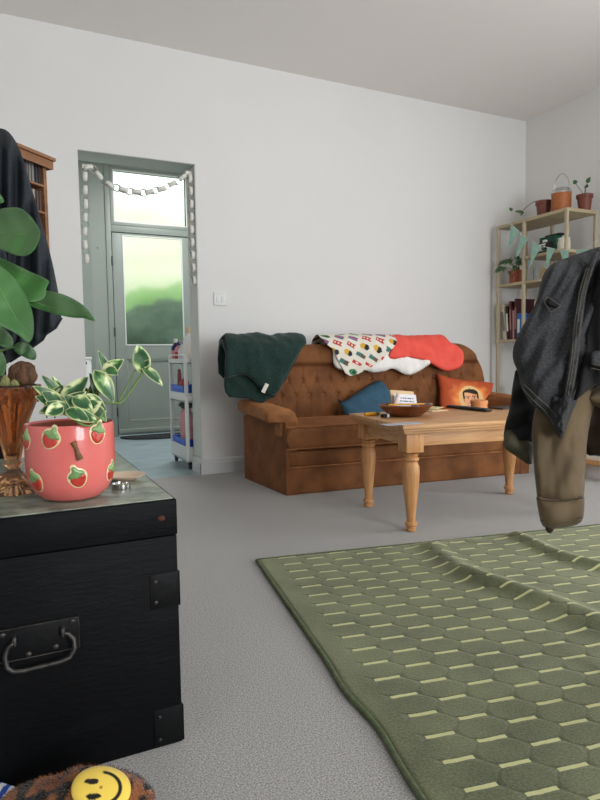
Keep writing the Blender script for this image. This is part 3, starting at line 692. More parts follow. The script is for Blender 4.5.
# remote control
A = TWp(*pxT(449, 408)); Bp = TWp(*pxT(489, 412)); dd = Bp-A; an = atan2(dd.y, dd.x); L = dd.length
e = empty('remote_control', A.lerp(Bp, .5), an); tag(e, 'long black remote control lying on the coffee table in front of the photo cushion', 'remote')
MB().box(-L/2, L/2, -.022, .022, .002, .017, .005).build('case', M_black, e)
for k in range(9):
    for j in (-1, 0, 1): B('key', mat('grey_key', (70, 70, 74), .5) if k+j == -1 else bpy.data.materials.get('grey_key') or M_dkgr, e, -L/2+.02+k*(L-.05)/9, -L/2+.028+k*(L-.05)/9, j*.012-.004, j*.012+.004, .0165, .0185, .001)
e = TWp(*pxT(479, 409.0)); 
bx = empty('round_box', e); tag(bx, 'small round orange-tan box with a lid in front of the photo cushion', 'box')
M_cork = mat('orange_bentwood', (206, 128, 72), .5, (220, 148, 92), 8)
MB().lathe([(0, 0), (.043, 0), (.043, .035), (0, .035)]).build('box_body', M_cork, bx, ang=40); MB().lathe([(0, .028), (.046, .028), (.046, .046), (.044, .048), (0, .048)]).build('lid', M_cork, bx, ang=40)
for k, (x, y, rz, lab) in enumerate(((505, 408.5, .25, 'thin dark notebook lying flat near the right end of the coffee table'), )):
    a, b = pxT(x, y); o = MB().box(-.075, .075, -.05, .05, 0, .009, .001, M=Matrix.Translation(TWp(a, min(b, TD_-.0))) @ Matrix.Rotation(TA+rz, 4, 'Z')).build('notebook', mat('dark_cover', (52, 44, 40), .5)); tag(o, lab, 'notebook')
# ================================================================== SHELVING UNIT
SX0, SX1 = 3.655, 3.95; SY = [3.84, 3.567, 3.172]; ST = 1.80
sh = empty('shelving_unit', (3.80, 3.5, 0)); tag(sh, 'tall cream metal open shelving unit against the right wall', 'shelves')
for x in (SX0, SX1):
    for y in SY: B('post', M_cream, sh, x-.011, x+.011, y-.011, y+.011, 0, ST, .002, world=True)
M_board = mat('beige_shelf_board', (168, 152, 122), .55, (184, 168, 138), 5)
def board(y0, y1, z, t_=.022): return B('shelf_board', M_board, sh, SX0-.008, SX1+.008, y0, y1, z-t_, z, .002, world=True)
board(SY[2]-.012, SY[0]+.012, ST+.004, .024)
board(SY[2]+.012, SY[1]-.012, 1.52); 
for z in (1.333, .889, .43, .06): board(SY[1]+.0, SY[0]-.0, z); board(SY[2], SY[1], z)
M_terra = mat('brown_plastic_pot', (108, 56, 46), .5, (120, 64, 52), 8); M_terra2 = mat('terracotta_pot', (136, 74, 52), .75, (150, 86, 62), 14)
def leaf(p, d, up_, L, W, m, parent, name='leaf', fold=.2, bend=.3, col=None, vein=None, notch=0, sp=None):
    """a blade from point p along d, normal up_, length L, width W"""
    p = Vector(p); d = Vector(d).normalized(); sd = d.cross(Vector(up_)).normalized(); n = sd.cross(d)
    nu_, nv_ = 9, 13
    def f(a, b):
        t = b; w_ = W/2*(sin(pi*min(1, t**.75)))**.8*(1-.25*t)+.0004; x = (a-.5)*2
        back_ = -notch*abs(x)*(1-t)**3*L
        return p+d*(t*L+back_)+sd*(x*w_)+n*(abs(x)*w_*fold-bend*L*t*t+.03*L*sin(t*9+x*2)*.3)
    m_ = MB().grid(nu_, nv_, f)
    if col:
        cc = [col((i/(nu_-1)-.5)*2, j/(nv_-1)) for j in range(nv_) for i in range(nu_)]
        return m_.build(name, m, parent, world=True, solid=.0006, col=cc, ang=180)
    return m_.build(name, m, parent, world=True, solid=.0006, ang=180)
def bez(a, b, c, n=10): a, b, c = Vector(a), Vector(b), Vector(c); return [a*(1-t)**2+b*2*t*(1-t)+c*t*t for t in (i/(n-1) for i in range(n))]
def pot(name, c, r0, r1, h, m, lab, cat='plant', rim=True):
    o = empty(name, c); tag(o, lab, cat)
    pr = [(0, 0), (r0, 0), (r0+(r1-r0)*.8, h*.8)]+([(r1*1.06, h*.8), (r1*1.08, h)] if rim else [(r1, h)])+[(r1*.94, h), (r1*.9, h*.88), (0, h*.88)]
    MB().lathe(pr, n=28).build('pot', m, o, ang=35); MB().lathe([(0, h*.9), (r1*.9, h*.885)], n=20).build('soil', M_soil, o); return o
c = Vector((3.79, 3.505, ST+.006)); o = pot('trailing_houseplant', c, .044, .058, .13, M_terra, 'brown pot with a single stem trailing over the left end of the shelf top', 'plant')
tip = atX(512, 211, 3.64); S0 = c+Vector((0, 0, .12)); 
MB().tube(bez(S0, atX(535, 196, 3.76), atX(520, 214, 3.68), 12), .0025, 6).build('stem', M_terra, o, world=True)
for a, b, L, W in (((523, 213), (509, 208), .085, .035), ((512, 211), (508.5, 206), .035, .03), ((524, 212), (521, 215), .04, .015)):
    p = atX(*a, 3.69); leaf(p, atX(*b, 3.67)-p, (-.6, -.5, .6), L, W, M_leaf, o, bend=.1)
# ice bucket
c = Vector((3.80, 3.35, ST+.006)); o = empty('ice_bucket', c); tag(o, 'woven-look tan ice bucket with chrome lid and tall arched handle on the shelf top', 'bucket')
M_tan = mat('tan_bucket', (156, 88, 46), .5, (174, 104, 58), 40, .3, 90, stretch=(1, 1, 4), bd=.003)
MB().lathe([(0, 0), (.068, 0), (.070, .004), (.070, .15), (0, .15)], n=40).build('bucket_body', M_tan, o, ang=40)
MB().lathe([(.0, .149), (.073, .149), (.073, .160), (.070, .164), (.064, .184), (.055, .188), (0, .188)], n=40).build('lid', M_chrome, o, ang=40)
MB().tube([(0, -.073, .15)]+[(0, -.073*cos(a), .16+.135*sin(a)) for a in [pi*i/16 for i in range(17)]]+[(0, .073, .15)], .0035, 8).build('handle', M_chrome, o)
c = Vector((3.885, 3.215, ST+.006)); o = pot('potted_cutting', c, .040, .054, .118, M_terra, 'brown plastic pot with a small two-leaved cutting at the right end of the shelf top')
for (x, y), (x2, y2), L in (((576, 184), (573, 178), .04), ((587, 183), (590, 177), .045), ((585, 186), (589, 187), .03)):
    p = atX(x, y, 3.82); MB().tube(bez(c+Vector((0, 0, .105)), (c+p)/2+Vector((0, 0, .06)), p, 8), .002, 6).build('stem', M_stem, o, world=True)
    leaf(p, atX(x2, y2, 3.82)-p, (-.8, -.5, .2), L, .034, M_leaf, o, bend=.1)
# upper bay: green box, camera, white jar
Zb = 1.521; P3 = lambda x, y, X: atX(x, y, X)
b_ = atX(553, 250, 3.86); MBX = mat('dark_green_card_box', (18, 84, 62), .5)
o = MB().box(3.80, 3.87, 3.40, 3.553, Zb, Zb+.145, .002).build('green_box', MBX, smooth=False); tag(o, 'dark green box behind the toy camera on the shelving unit', 'box')
o = MB().box(3.80, 3.88, 3.36, 3.50, Zb+.1455, Zb+.154, .001).build('dark_book', M_black, smooth=False); tag(o, 'thin black book lying on top of the dark green box', 'book')
cm = empty('toy_camera', (3.72, 3.42, Zb)); tag(cm, 'black and white toy camera with a round lens on the shelving unit', 'camera')
B('camera_body', M_black, cm, -.02, .02, -.06, .06, 0, .085, .008); B('face_plate', M_white, cm, -.024, -.018, -.02, .058, .02, .075, .004)
MB().lathe([(0, 0), (.020, 0), (.022, .004), (.022, .022), (.015, .024), (.013, .016), (0, .016)], n=24, M=Matrix.Rotation(-pi/2, 3, 'Y')).build('lens', M_chrome, cm).location = (-.02, -.012, .045)
B('viewfinder', M_white, cm, -.012, .012, -.01, .02, .083, .105, .004)
o = empty('white_jar', (3.76, 3.285, Zb)); tag(o, 'small squat white jar right of the toy camera on the shelving unit', 'jar')
MB().lathe([(0, 0), (.044, 0), (.046, .006), (.045, .07), (.040, .08), (.040, .088), (0, .088)], n=28).build('jar_body', mat('off_white_ceramic', (214, 208, 190), .4), o); MB().lathe([(0, .086), (.042, .086), (.042, .096), (.006, .098), (.008, .108), (0, .11)], n=28).build('lid', M_white, o)
# small basket of pinkish things under the bunting
o = empty('striped_dish', (3.76, 3.26, 1.334)); tag(o, 'red and white striped dish standing on the middle shelf behind the bunting', 'dish')
MB().lathe([(0, 0), (.04, 0), (.06, .03), (.065, .10), (.062, .10), (.055, .03), (0, .01)], n=32).build('dish_body', M_white, o); MB().lathe([(.0625, .05), (.0668, .075)], n=32).build('stripe', M_redp, o)
# bay 1 shelf: pot with cat face and plant; glass jar
c = Vector((3.715, 3.70, 1.334)); o = pot('potted_foliage_plant', c, .054, .060, .10, M_terra2, 'small square-shouldered terracotta face pot with leafy green plant on the shelving unit', rim=False)
for y in (-.016, .016): MB().ball((-.054, y-.01, .06), .004, .006, .006, 8).build('eye', M_black, o)
MB().ball((-.057, -.01, .045), .005, .007, .005, 8).build('nose', M_black, o)
for k in range(24):
    an = k*2.4; rr = .02+.075*((k*37) % 10)/10; q = c+Vector((cos(an)*rr*.9-.01, sin(an)*rr+.045, .10+.12*((k*53) % 10)/10))
    MB().tube(bez(c+Vector((0, 0, .07)), c+Vector((0, 0, .12)), q, 6), .0016, 5).build('stem', M_stem, o, world=True)
    leaf(q, Vector((cos(an)-.3, sin(an)+.3, -.1)), (-.5, -.4, .8), .065, .04, M_leaf, o, bend=.45)
MB().tube(bez(c+Vector((0, 0, .08)), c+Vector((0, -.03, .16)), c+Vector((-.02, -.085, .20)), 8), .003, 6).build('stem', M_soil, o, world=True)
o = MB().lathe([(0, 0), (.028, 0), (.028, .075), (.024, .09), (.024, .1), (.021, .1), (.021, .09), (.025, .074), (.025, .005), (0, .005)], n=28).build('glass_jar', M_glass, origin=None); o.location = (3.72, 3.50, 1.334); tag(o, 'small clear glass jar on the middle shelf right of the face pot', 'jar')
o = empty('brass_candle_holder', (3.72, 3.435, 1.334)); tag(o, 'small tan cylinder candle beside the clear jar on the shelf', 'candle'); MB().lathe([(0, 0), (.018, 0), (.018, .085), (0, .085)], n=20).build('wax', mat('tan_wax', (166, 142, 92), .5), o); MB().tube([(0, 0, .084), (0, 0, .094)], .001, 5).build('wick', M_black, o)
# bunting
bn = empty('bunting', (3.635, 3.5, 1.6)); tag(bn, 'mint green pennant bunting strung across the front of the shelving unit', 'bunting')
M_mint = mat('mint_paper', (142, 184, 168), .8, (156, 196, 180), 30)
fl_ = [((511, 224), (519, 231), (507.5, 250)), ((521, 234), (528.5, 238.5), (515.5, 258.5)), ((533.5, 241), (541, 247), (528.5, 269.5)), ((547, 247), (555, 249), (545.5, 270)), ((560, 250), (569, 250), (565, 272)), ((576, 250), (588, 248.5), (580, 270))]
pts = [atX(499, 222, 3.64)]
for a, b, c_ in fl_:
    A_, B_, C_ = atX(*a, 3.636), atX(*b, 3.636), atX(*c_, 3.632); pts += [A_, B_]
    n_ = Vector((.0015, 0, 0)); MB().add([A_, B_, C_, A_+n_, B_+n_, C_+n_], [(0, 1, 2), (5, 4, 3), (0, 3, 4, 1), (1, 4, 5, 2), (2, 5, 3, 0)]).build('pennant', M_mint, bn, world=True, smooth=False)
pts.append(atX(597, 240, 3.64)); MB().tube(pts, .0015, 5).build('string', M_paper, bn, world=True)
# books on the .889 board
Zk = .8895
def book(y, w_, h, d_, m, lab, tilt=0, lean=0, x=None, name='book', mc=None):
    o = empty(name, ((x or 3.68)+d_/2, y, Zk)); tag(o, lab, 'book')
    M = Matrix.Rotation(lean, 4, 'X')
    MB().box(-d_/2, d_/2, 0, w_, 0, h, .0015, M=M).build('cover', m, o, smooth=False)
    MB().box(-d_/2+.003, d_/2+.0006, .003, w_-.003, .003, h+.0006, M=M).build('pages', M_paper, o, smooth=False)
    if mc: MB().box(-d_/2-.0006, -d_/2+.001, w_*.1, w_*.9, h*.25, h*.78, M=M).build('spine_title', mc, o, smooth=False)
    return o
Mc = lambda n, c, r=.5: mat(n, c, r)
book(3.770, .035, .295, .20, Mc('cream_book_cover', (206, 194, 170)), 'cream hardback leaning at the far left of the book row', lean=-.14, mc=Mc('grey_title', (130, 120, 110)))
book(3.742, .020, .27, .19, Mc('black_book_cover', (26, 26, 28)), 'black book between the cream hardback and the maroon one', lean=-.085, mc=M_white)
book(3.712, .022, .305, .20, Mc('maroon_book_cover', (92, 34, 44)), 'tall maroon book, left of the two maroon spines', lean=-.04, mc=Mc('gold_title', (150, 110, 90)))
book(3.690, .014, .23, .18, Mc('pink_book_cover', (190, 134, 140)), 'slim dusty pink book squeezed beside the maroon books', lean=-.02)
book(3.664, .022, .32, .20, Mc('dark_maroon_cover', (70, 26, 34)), 'tallest dark maroon book, right of the two maroon spines', mc=Mc('gold_title', (150, 110, 90)))
book(3.625, .034, .20, .17, Mc('blue_book_cover', (26, 110, 190)), 'bright blue book at the right end of the row, shorter than the rest', mc=M_white)
def magc(y, z):   # red display lettering
    if z > .24: return S(226, 218, 204)
    if .15 < z < .235:
        k = (y*40) % 1; return S(206, 60, 46) if (k < .72 and not (.2 < k < .45 and abs((z*60) % 1-.5) < .25)) else S(232, 214, 196)
    return S(64, 60, 66) if z < .1+.03*nz(y*30, 0) else S(224, 200, 186)
g = MB(); ny_, nz_ = 60, 70; g.grid(ny_, nz_, lambda a, b: Vector((3.70+.03*b, 3.53-.22*a, Zk+.29*b)))
cc = [magc(i/(ny_-1)*.22, j/(nz_-1)*.29) for j in range(nz_) for i in range(ny_)]
o = g.build('magazine', M_gloss, solid=-.006, col=cc); tag(o, 'magazine with a big red title leaning face out on the shelf', 'magazine')
o = MB().box(3.69, 3.9, 3.22, 3.29, Zk, Zk+.26, .002).build('storage_file', Mc('grey_file', (120, 116, 112))); tag(o, 'grey upright file standing behind the jacket on the book shelf', 'file')
# low items on the .43 board
o = empty('spice_jar', (3.70, 3.60, .4305)); tag(o, 'small jar with red label and dark green top on the lowest visible shelf', 'jar')
MB().lathe([(0, 0), (.03, 0), (.032, .004), (.032, .075), (0, .075)], n=24).build('jar_body', mat('red_label', (170, 44, 40), .5, (220, 200, 180), 30), o); MB().lathe([(0, .074), (.022, .074), (.026, .10), (.02, .115), (0, .118)], n=16).build('lid', mat('dark_green_lid', (52, 84, 50), .5), o)
o = MB().lathe([(0, 0), (.026, 0), (.028, .05), (.026, .05), (.023, .006), (0, .006)], n=24).build('drinking_glass', M_glass); o.location = (3.72, 3.70, .4305); tag(o, 'short clear drinking glass left of the small red jar', 'glass')
# low media shelf behind the khaki jacket
q = atZ(586, 475, 0)
lb = empty('low_bench', (3.45, 2.62, 0)); tag(lb, 'low pine shelf near the floor right of the coffee table, seen below the khaki jacket', 'shelf')
B('shelf_board', M_pinex, lb, 3.18, 3.85, 2.40, 2.78, .095, .125, .004, world=True)
for x in (3.80, 3.205): 
    B('leg', M_pinez, lb, x-.0, x+.025, 2.66, 2.76, 0, .096, .003, world=True)
def wbox(x, z):
    if x < .0: return S(214, 212, 204)
    k = (x*90) % 1
    return S(60, 60, 60) if (.05 < x < .14 and .03 < z < .05 and k < .7) or (.02 < x < .04 and .015 < z < .06 and abs(z-.0375) > .008) else S(214, 212, 204)
g = MB(); g.grid(90, 30, lambda a, b: Vector((3.24+.42*a, 2.42, .002+.08*b))); cc = [wbox(i/89*.42-.0, j/29*.08) for j in range(30) for i in range(90)]
bx = empty('white_carton', (3.45, 2.5, 0)); tag(bx, 'flat white cardboard carton with small dark print under the low pine shelf', 'carton')
B('carton_body', M_white, bx, 3.24, 3.66, 2.423, 2.64, .0, .083, .001, world=True); g.build('printed_face', M_gloss, bx, world=True, col=cc, ang=180)
for k, (x, w_, c_, lab) in enumerate(((3.19, .30, (226, 220, 206), 'white picture book lying flat on the low pine shelf, bottom one'), (3.20, .28, (60, 110, 150), 'blue picture book lying on the white one on the low pine shelf'))):
    o = empty('picture_book', (x+w_/2, 2.55, .1255+.0265*k)); tag(o, lab, 'book'); B('cover', Mc('book_cover', c_), o, -w_/2, w_/2, -.11, .11, 0, .025, .001, smooth=False); B('pages', M_paper, o, -w_/2+.004, w_/2-.004, -.1106, .105, .003, .022, smooth=False)

# ================================================================== TRUNK
TX0, TX1, TY0, TY1 = -.205, .296, 1.182, 1.905
tr = empty('storage_chest', (.045, 1.54, 0)); tag(tr, 'worn black painted wooden chest with iron corner plates in the left foreground', 'chest')
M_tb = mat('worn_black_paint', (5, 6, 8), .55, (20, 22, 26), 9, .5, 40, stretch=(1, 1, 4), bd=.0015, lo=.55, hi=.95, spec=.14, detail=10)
M_tt = mat('scuffed_dusty_top_highlight', (136, 144, 130), .34, (58, 64, 58), 22, .3, 70, bd=.002, lo=.4, hi=.75, detail=9)  # scuffs and dust, with the greenish reflected highlight put into the colour
def slab(m, x0, x1, y0, y1, z0, z1, b, n=40, amp=.0012):
    m.box(x0, x1, y0, y1, z0, z1, b); return m
m = MB(); slab(m, TX0, TX1, TY0, TY1, .0, .4250, .003); m.build('trunk_body', M_tb, tr, world=True)
ld = MB(); slab(ld, TX0-.002, TX1+.001, TY0-.003, TY1, .4258, .497, .003); lo_ = ld.build('lid', M_tb, tr, world=True)
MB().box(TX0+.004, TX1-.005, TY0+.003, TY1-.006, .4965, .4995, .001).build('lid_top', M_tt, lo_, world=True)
M_iron = mat('black_iron', (12, 13, 15), .5, (40, 32, 28), 26, .4, 60, metal=.3, bd=.002, lo=.55, hi=.9, spec=.25); M_iron2 = mat('worn_iron', (44, 44, 46), .45, (78, 74, 70), 40, .3, 60, metal=.7, bd=.002); M_rust = mat('rusty_nail', (84, 44, 26), .8, (60, 34, 24), 90)
# corner plates on the front right edge
for z0, z1 in ((.283, .352), (.004, .078)):
    b_ = MB().box(TX1-.056, TX1+.003, TY0-.0016, TY0+.001, z0, z1, .0007).box(TX1-.001, TX1+.0025, TY0-.0016, TY0+.055, z0, z1, .001).build('corner_plate', M_iron, tr, world=True)
    for z in (z0+.014, z1-.014): MB().ball((TX1-.046, TY0-.0035, z), .004, .002, .004, 8).build('rivet', M_iron2, b_, world=True)
o = MB().ball((TX1-.03, TY0-.002, .462), .008, .0022, .006, 10).build('rust_spot', M_rust, tr, world=True)
# handle plate and bail
hx0, hx1, hz0, hz1 = -.035, .108, .238, .300
hp = MB().box(hx0, hx1, TY0-.0045, TY0+.001, hz0, hz1, .004).build('handle_plate', M_iron, tr, world=True)
m = MB(); c4 = [(hx0+.007, hz0+.007, 180), (hx1-.007, hz0+.007, 270), (hx1-.007, hz1-.007, 0), (hx0+.007, hz1-.007, 90)]; rr_ = [(x+.005*cos(radians(a+q)), z+.005*sin(radians(a+q))) for x, z, a in c4 for q in (0, 30, 60, 90)]
MB().tube([(x, TY0-.0045, z) for x, z in rr_], .0010, 5, closed=True).build('rim', M_iron2, hp, world=True)
for x, z in ((hx0+.015, .29), (hx1-.012, .292), (.02, .247), (.066, .251)): MB().ball((x, TY0-.0055, z), .0055, .003, .005, 8).build('rivet', M_iron2, hp, world=True)
for x in (-.002, .078):
    MB().tube([(x, TY0-.004, .286), (x, TY0-.013, .283), (x, TY0-.014, .272), (x, TY0-.004, .270)], .0038, 8).build('staple', M_iron2, hp, world=True)
hb = [(-.002, .276), (-.012, .270), (-.018, .255), (-.016, .238), (-.006, .229), (.01, .227), (.07, .229), (.088, .233), (.097, .246), (.096, .262), (.088, .273), (.078, .277)]
Q = [Vector((x, TY0-.012-.012*max(0, (.276-z)/.05), z)) for x, z in hb]
Q2 = []
for a, b in zip(Q, Q[1:]): Q2 += [a, a.lerp(b, .5)]
MB().tube(Q2+[Q[-1]], .0043, 10).build('bail_handle', M_iron2, tr, world=True, ang=180)

# ================================================================== POTHOS IN STRAWBERRY POT
PC = Vector((.115, 1.290, .5)); PR = .0845
pp = empty('variegated_houseplant', PC); tag(pp, 'variegated trailing plant in a glossy pink pot decorated with strawberries', 'plant')
M_pink = mat('coral_pink_glaze', (214, 104, 98), .22, (222, 114, 108), 6, .04, 30, coat=.4)
pprof = [(0, .002), (.052, .002), (.059, .006), (.071, .018), (.0785, .034), (.083, .054), (.0845, .08), (.0843, .12), (.0835, .147), (.0825, .1495), (.0805, .148), (.080, .12), (.078, .05), (.06, .015), (0, .012)]
MB().lathe(pprof, n=72).build('pot', M_pink, pp, ang=60); MB().lathe([(0, .128), (.081, .124)], n=24).build('soil', M_soil, pp)
MB().lathe([(.0812, .128), (.079, .143), (.0765, .146), (.0755, .143), (.077, .128)], n=40).build('inner_pot', mat('terracotta_liner', (150, 78, 56), .7), pp)
def prad(z):
    for a, b in zip(pprof[1:10], pprof[2:10]):
        if a[1] <= z <= b[1]: return a[0]+(b[0]-a[0])*(z-a[1])/(b[1]-a[1]+1e-9)
    return .085
def pol(poly, z0, an0, h, m, name, parent, rot=0):
    """small raised relief patch on the pot wall around angle an0, height z0"""
    c_, s_ = cos(rot), sin(rot); poly = [(x*c_-y*s_, x*s_+y*c_) for x, y in poly]
    def f(x, y, d=0):
        an = an0+x/PR; z = z0+y; r = prad(z)+h*min(1, d/.003)**.6+.0004; return PC+Vector((r*cos(an), r*sin(an), z))
    return sheet(smooth_poly(poly, 1), f, .0022).build(name, m, parent, world=True, ang=180)
M_sb = mat('glazed_strawberry_red', (176, 40, 36), .3, (196, 66, 50), 120, .3, 200, bd=.002, coat=.4); M_sl = mat('glazed_leaf_green', (104, 140, 84), .3, (134, 164, 106), 50, coat=.4); M_so = mat('cream_outline_glaze', (226, 206, 160), .3, coat=.3)
def berry(px, rot, sc_=1, flip=1):
    p = atY(px[0], px[1], 1.245); d = ray(*px); # hit the pot wall
    lo2, hi2 = .9, 1.5
    for i in range(400):
        t_ = 1.05+i*.001; q = CAM+d*t_; rr = (q.xy-PC.xy).length
        if rr < prad(max(.01, q.z-.5)): break
    an = atan2(q.y-PC.y, q.x-PC.x); z = q.z-.5; s = .0182*sc_
    body = [(x*s, y*s) for x, y in ((0, -1.05), (.55, -.75), (.85, -.2), (.8, .25), (.3, .35), (-.3, .35), (-.8, .25), (-.85, -.2), (-.55, -.75))]
    cap = [(x*s, y*s) for x, y in ((-.95, .25), (-.45, .12), (0, -.12), (.45, .12), (.95, .25), (.7, .7), (.35, .85), (.15, 1.35), (-.25, 1.35), (-.3, .85), (-.75, .7))]
    out = [(x*s*1.02, y*s*1.08) for x, y in ((0, -1.05), (.6, -.8), (.95, -.2), (1.05, .25), (.75, .75), (.35, .95), (.2, 1.45), (-.3, 1.45), (-.35, .95), (-.8, .75), (-1.05, .25), (-.95, -.2), (-.6, -.8))]
    o = pol(out, z, an, .0006, M_so, 'strawberry_relief', pp, rot)
    pol(body, z, an, .0030, M_sb, 'berry', o, rot); pol(cap, z, an, .0042, M_sl, 'berry_leaves', o, rot)
for px, ro, s_ in (((50.5, 439), -.45, 1.0), ((97.5, 434), -.25, 1.0), ((78, 478.5), .35, 1.0), ((36.5, 482.5), .35, 1.0), ((26.5, 441), -.2, .9), ((110.5, 472), -.2, .9)): berry(px, ro, s_)
# small brown twig ornament
a = atY(75, 443, 1.203); b_ = atY(79, 459, 1.203)
MB().tube([a+Vector((-.003, 0, .002)), a.lerp(b_, .3), a.lerp(b_, .6), b_+Vector((.002, 0, -.001))], [.006, .0038, .0045, .0065], 8).build('twig_charm', mat('brown_twig', (96, 62, 38), .7, (128, 90, 58), 60), pp, world=True)
def vari(x, t):
    n_ = nz(x*.9+vari.k*3.1, t*1.6, vari.k)+.25*nz(x*2.5, t*6, vari.k); 
    if abs(x) > .9 or t > .97: return S(206, 214, 158)
    if n_ > .30: return S(214, 220, 170)
    if n_ > .20: return S(132, 168, 98)
    return S(50, 96, 50) if n_ > -.1 else S(36, 78, 42)
M_vl = mat('variegated_leaf', (255, 255, 255), .35, vc=True, sss=.03)
PD = 1.30
def pl(p0, p1, w_, d0=1.30, d1=None, bend=.12, fold=.25, up_=None):
    a = atY(*p0, d0); b = atY(*p1, d1 or d0-.01); vari.k = (p0[0]*7+p0[1]) % 23
    L = (b-a).length; leaf(a, b-a, up_ or (.15, -.9, .5), L*1.06, w_, M_vl, pp, col=vari, bend=bend, fold=fold, notch=.25)
LV = [((64, 408), (38, 396), .034, 1.26), ((62, 404), (36, 386), .030, 1.29), ((62, 398), (44, 376), .026, 1.33), ((64, 400), (54, 377), .022, 1.36), ((66, 400), (86, 378), .040, 1.30), ((60, 410), (84, 392), .034, 1.27),
      ((80, 410), (66, 396), .032, 1.25), ((70, 412), (48, 402), .030, 1.24), ((84, 415), (70, 414), .034, 1.235), ((76, 400), (92, 408), .034, 1.24), ((88, 398), (106, 410), .030, 1.25), ((74, 414), (97, 420), .030, 1.212), ((70, 412), (88, 419), .030, 1.208), ((60, 408), (46, 414), .030, 1.225), ((70, 398), (78, 380), .030, 1.32), ((58, 404), (44, 392), .032, 1.26), ((86, 410), (100, 402), .034, 1.24),
      ((98, 376), (114, 400), .040, 1.27), ((92, 396), (103, 374), .028, 1.31), ((94, 408), (106, 420), .026, 1.24), ((56, 408), (40, 412), .024, 1.25), ((90, 404), (82, 386), .030, 1.32), ((96, 392), (91, 374), .018, 1.30), ((50, 402), (62, 386), .028, 1.33),
      ((108, 374), (100, 352), .020, 1.30), ((106, 372), (122, 360), .032, 1.29), ((108, 370), (117, 374), .026, 1.28)]
for a, b, w_, y in LV: pl(a, b, w_, y)
pl((143, 368), (138, 346), .042, 1.30, up_=(0, -1, .2), fold=.12, bend=.05); pl((146, 370), (163, 383), .026, 1.30, bend=.2); pl((144, 366), (150, 360), .014, 1.30)
def vine(px, r=.0022, y=1.30, m=M_stem):
    P = [atY(a, b, y if len(q_) == 0 else q_[0]) for a, b, *q_ in px]; Q = []
    for i in range(len(P)-1):
        for k in range(4):
            t = k/4; p0 = P[max(i-1, 0)]; p3 = P[min(i+2, len(P)-1)]; p1, p2 = P[i], P[i+1]
            Q.append(.5*((2*p1)+(p2-p0)*t+(2*p0-5*p1+4*p2-p3)*t*t+(3*p1-p0-3*p2+p3)*t**3))
    MB().tube(Q+[P[-1]], r, 6).build('stem', m, pp, world=True, ang=180)
vine([(80, 414, 1.30), (95, 404, 1.27), (112, 403, 1.27), (122, 402, 1.28), (132, 389, 1.29), (145, 369, 1.30)], .0024)
vine([(118, 403, 1.28), (126, 388, 1.29), (134, 373, 1.30), (139, 365, 1.30)], .0018)
vine([(70, 412, 1.30), (76, 421, 1.206), (88, 426, 1.199), (98, 420, 1.204), (104, 411, 1.22)], .0022)
vine([(84, 416, 1.3), (94, 396, 1.3), (106, 374, 1.29)], .0018); vine([(60, 414, 1.3), (55, 400, 1.3), (52, 388, 1.31)], .0018)
for x in (44, 52, 66, 74, 90): vine([(x+3, 418, 1.31), (x, 402, 1.30)], .0016)

# ================================================================== AMBER VASE WITH COIR AND CACTI
VC = Vector((.012, 1.425, .5)); VH = .222
va = empty('amber_glass_vase', VC); tag(va, 'tall amber pressed glass vase on a spreading foot beside the pink pot', 'vase')
M_amber = mat('amber_glass', (228, 170, 120), .05, trans=.97, ior=1.45, bump=.3, bs=60, bd=.004)
flute = lambda an, z: 1+.05*cos(an*12)
MB().lathe([(0, .0), (.070, .0), (.068, .004), (.048, .016), (.028, .028), (.014, .040), (.011, .048), (.018, .054), (.013, .060), (.0165, .07), (.022, .10), (.032, .14), (.045, .175), (.055, .20), (.059, .215), (.058, .222), (.054, .221), (.051, .21), (.041, .176), (.027, .14), (.016, .10), (.009, .075), (0, .072)], n=96, fn=flute).build('vase_body', M_amber, va, ang=180)
for k in range(10):
    an = 2*pi*k/10; cc_ = Vector((cos(an)*.0575, sin(an)*.0575, .198)); td = Vector((-sin(an), cos(an), 0)); 
    for j, rr in enumerate((.0125, .007)): MB().tube([cc_+td*rr*cos(a)+Vector((cos(an)*.3*rr*sin(a), sin(an)*.3*rr*sin(a), rr*sin(a))) for a in [2*pi*i/20 for i in range(20)]], .0022, 6, closed=True).build('scroll_relief', M_amber, va, ang=180)
o = soft('coir_ball', VC+Vector((.026, .0, .243)), (.029, .029, .028), mat('coconut_fibre', (74, 50, 36), .98, (112, 80, 58), 120, 1, 160, stretch=(1, 1, .3), bd=.01), 'brown fibrous coir lump sitting in the mouth of the amber vase', 'coir', 6, .12)
for x, y, z, r, h, lab in ((-.008, -.033, .208, .0085, .036, 'taller of the two tiny fuzzy cacti in the amber vase'), (.009, -.035, .208, .0085, .026, 'shorter of the two tiny fuzzy cacti in the amber vase')):
    c = VC+Vector((x, y, z)); o = empty('tiny_cactus', c); tag(o, lab, 'cactus')
    MB().lathe([(r*sin(pi*i/12)**.7 if 0 < i < 12 else 0, h*i/12) for i in range(13)], n=28, fn=lambda an, z: 1+.1*cos(an*9)).build('cactus_body', mat('fuzzy_cactus', (104, 112, 70), .9, (142, 140, 96), 90), o)
    m = MB()
    for k in range(60):
        a = k*2.4; t = (k+.5)/60; q = Vector((cos(a)*r*sin(pi*t)**.7, sin(a)*r*sin(pi*t)**.7, h*t)); n_ = Vector((cos(a), sin(a), (t-.5))).normalized(); m.tube([q, q+n_*.0035], [.0003, .0001], 3, cap=False)
    tag(m.build('spines', mat('pale_spines', (196, 176, 120), .8), o), kind='stuff')
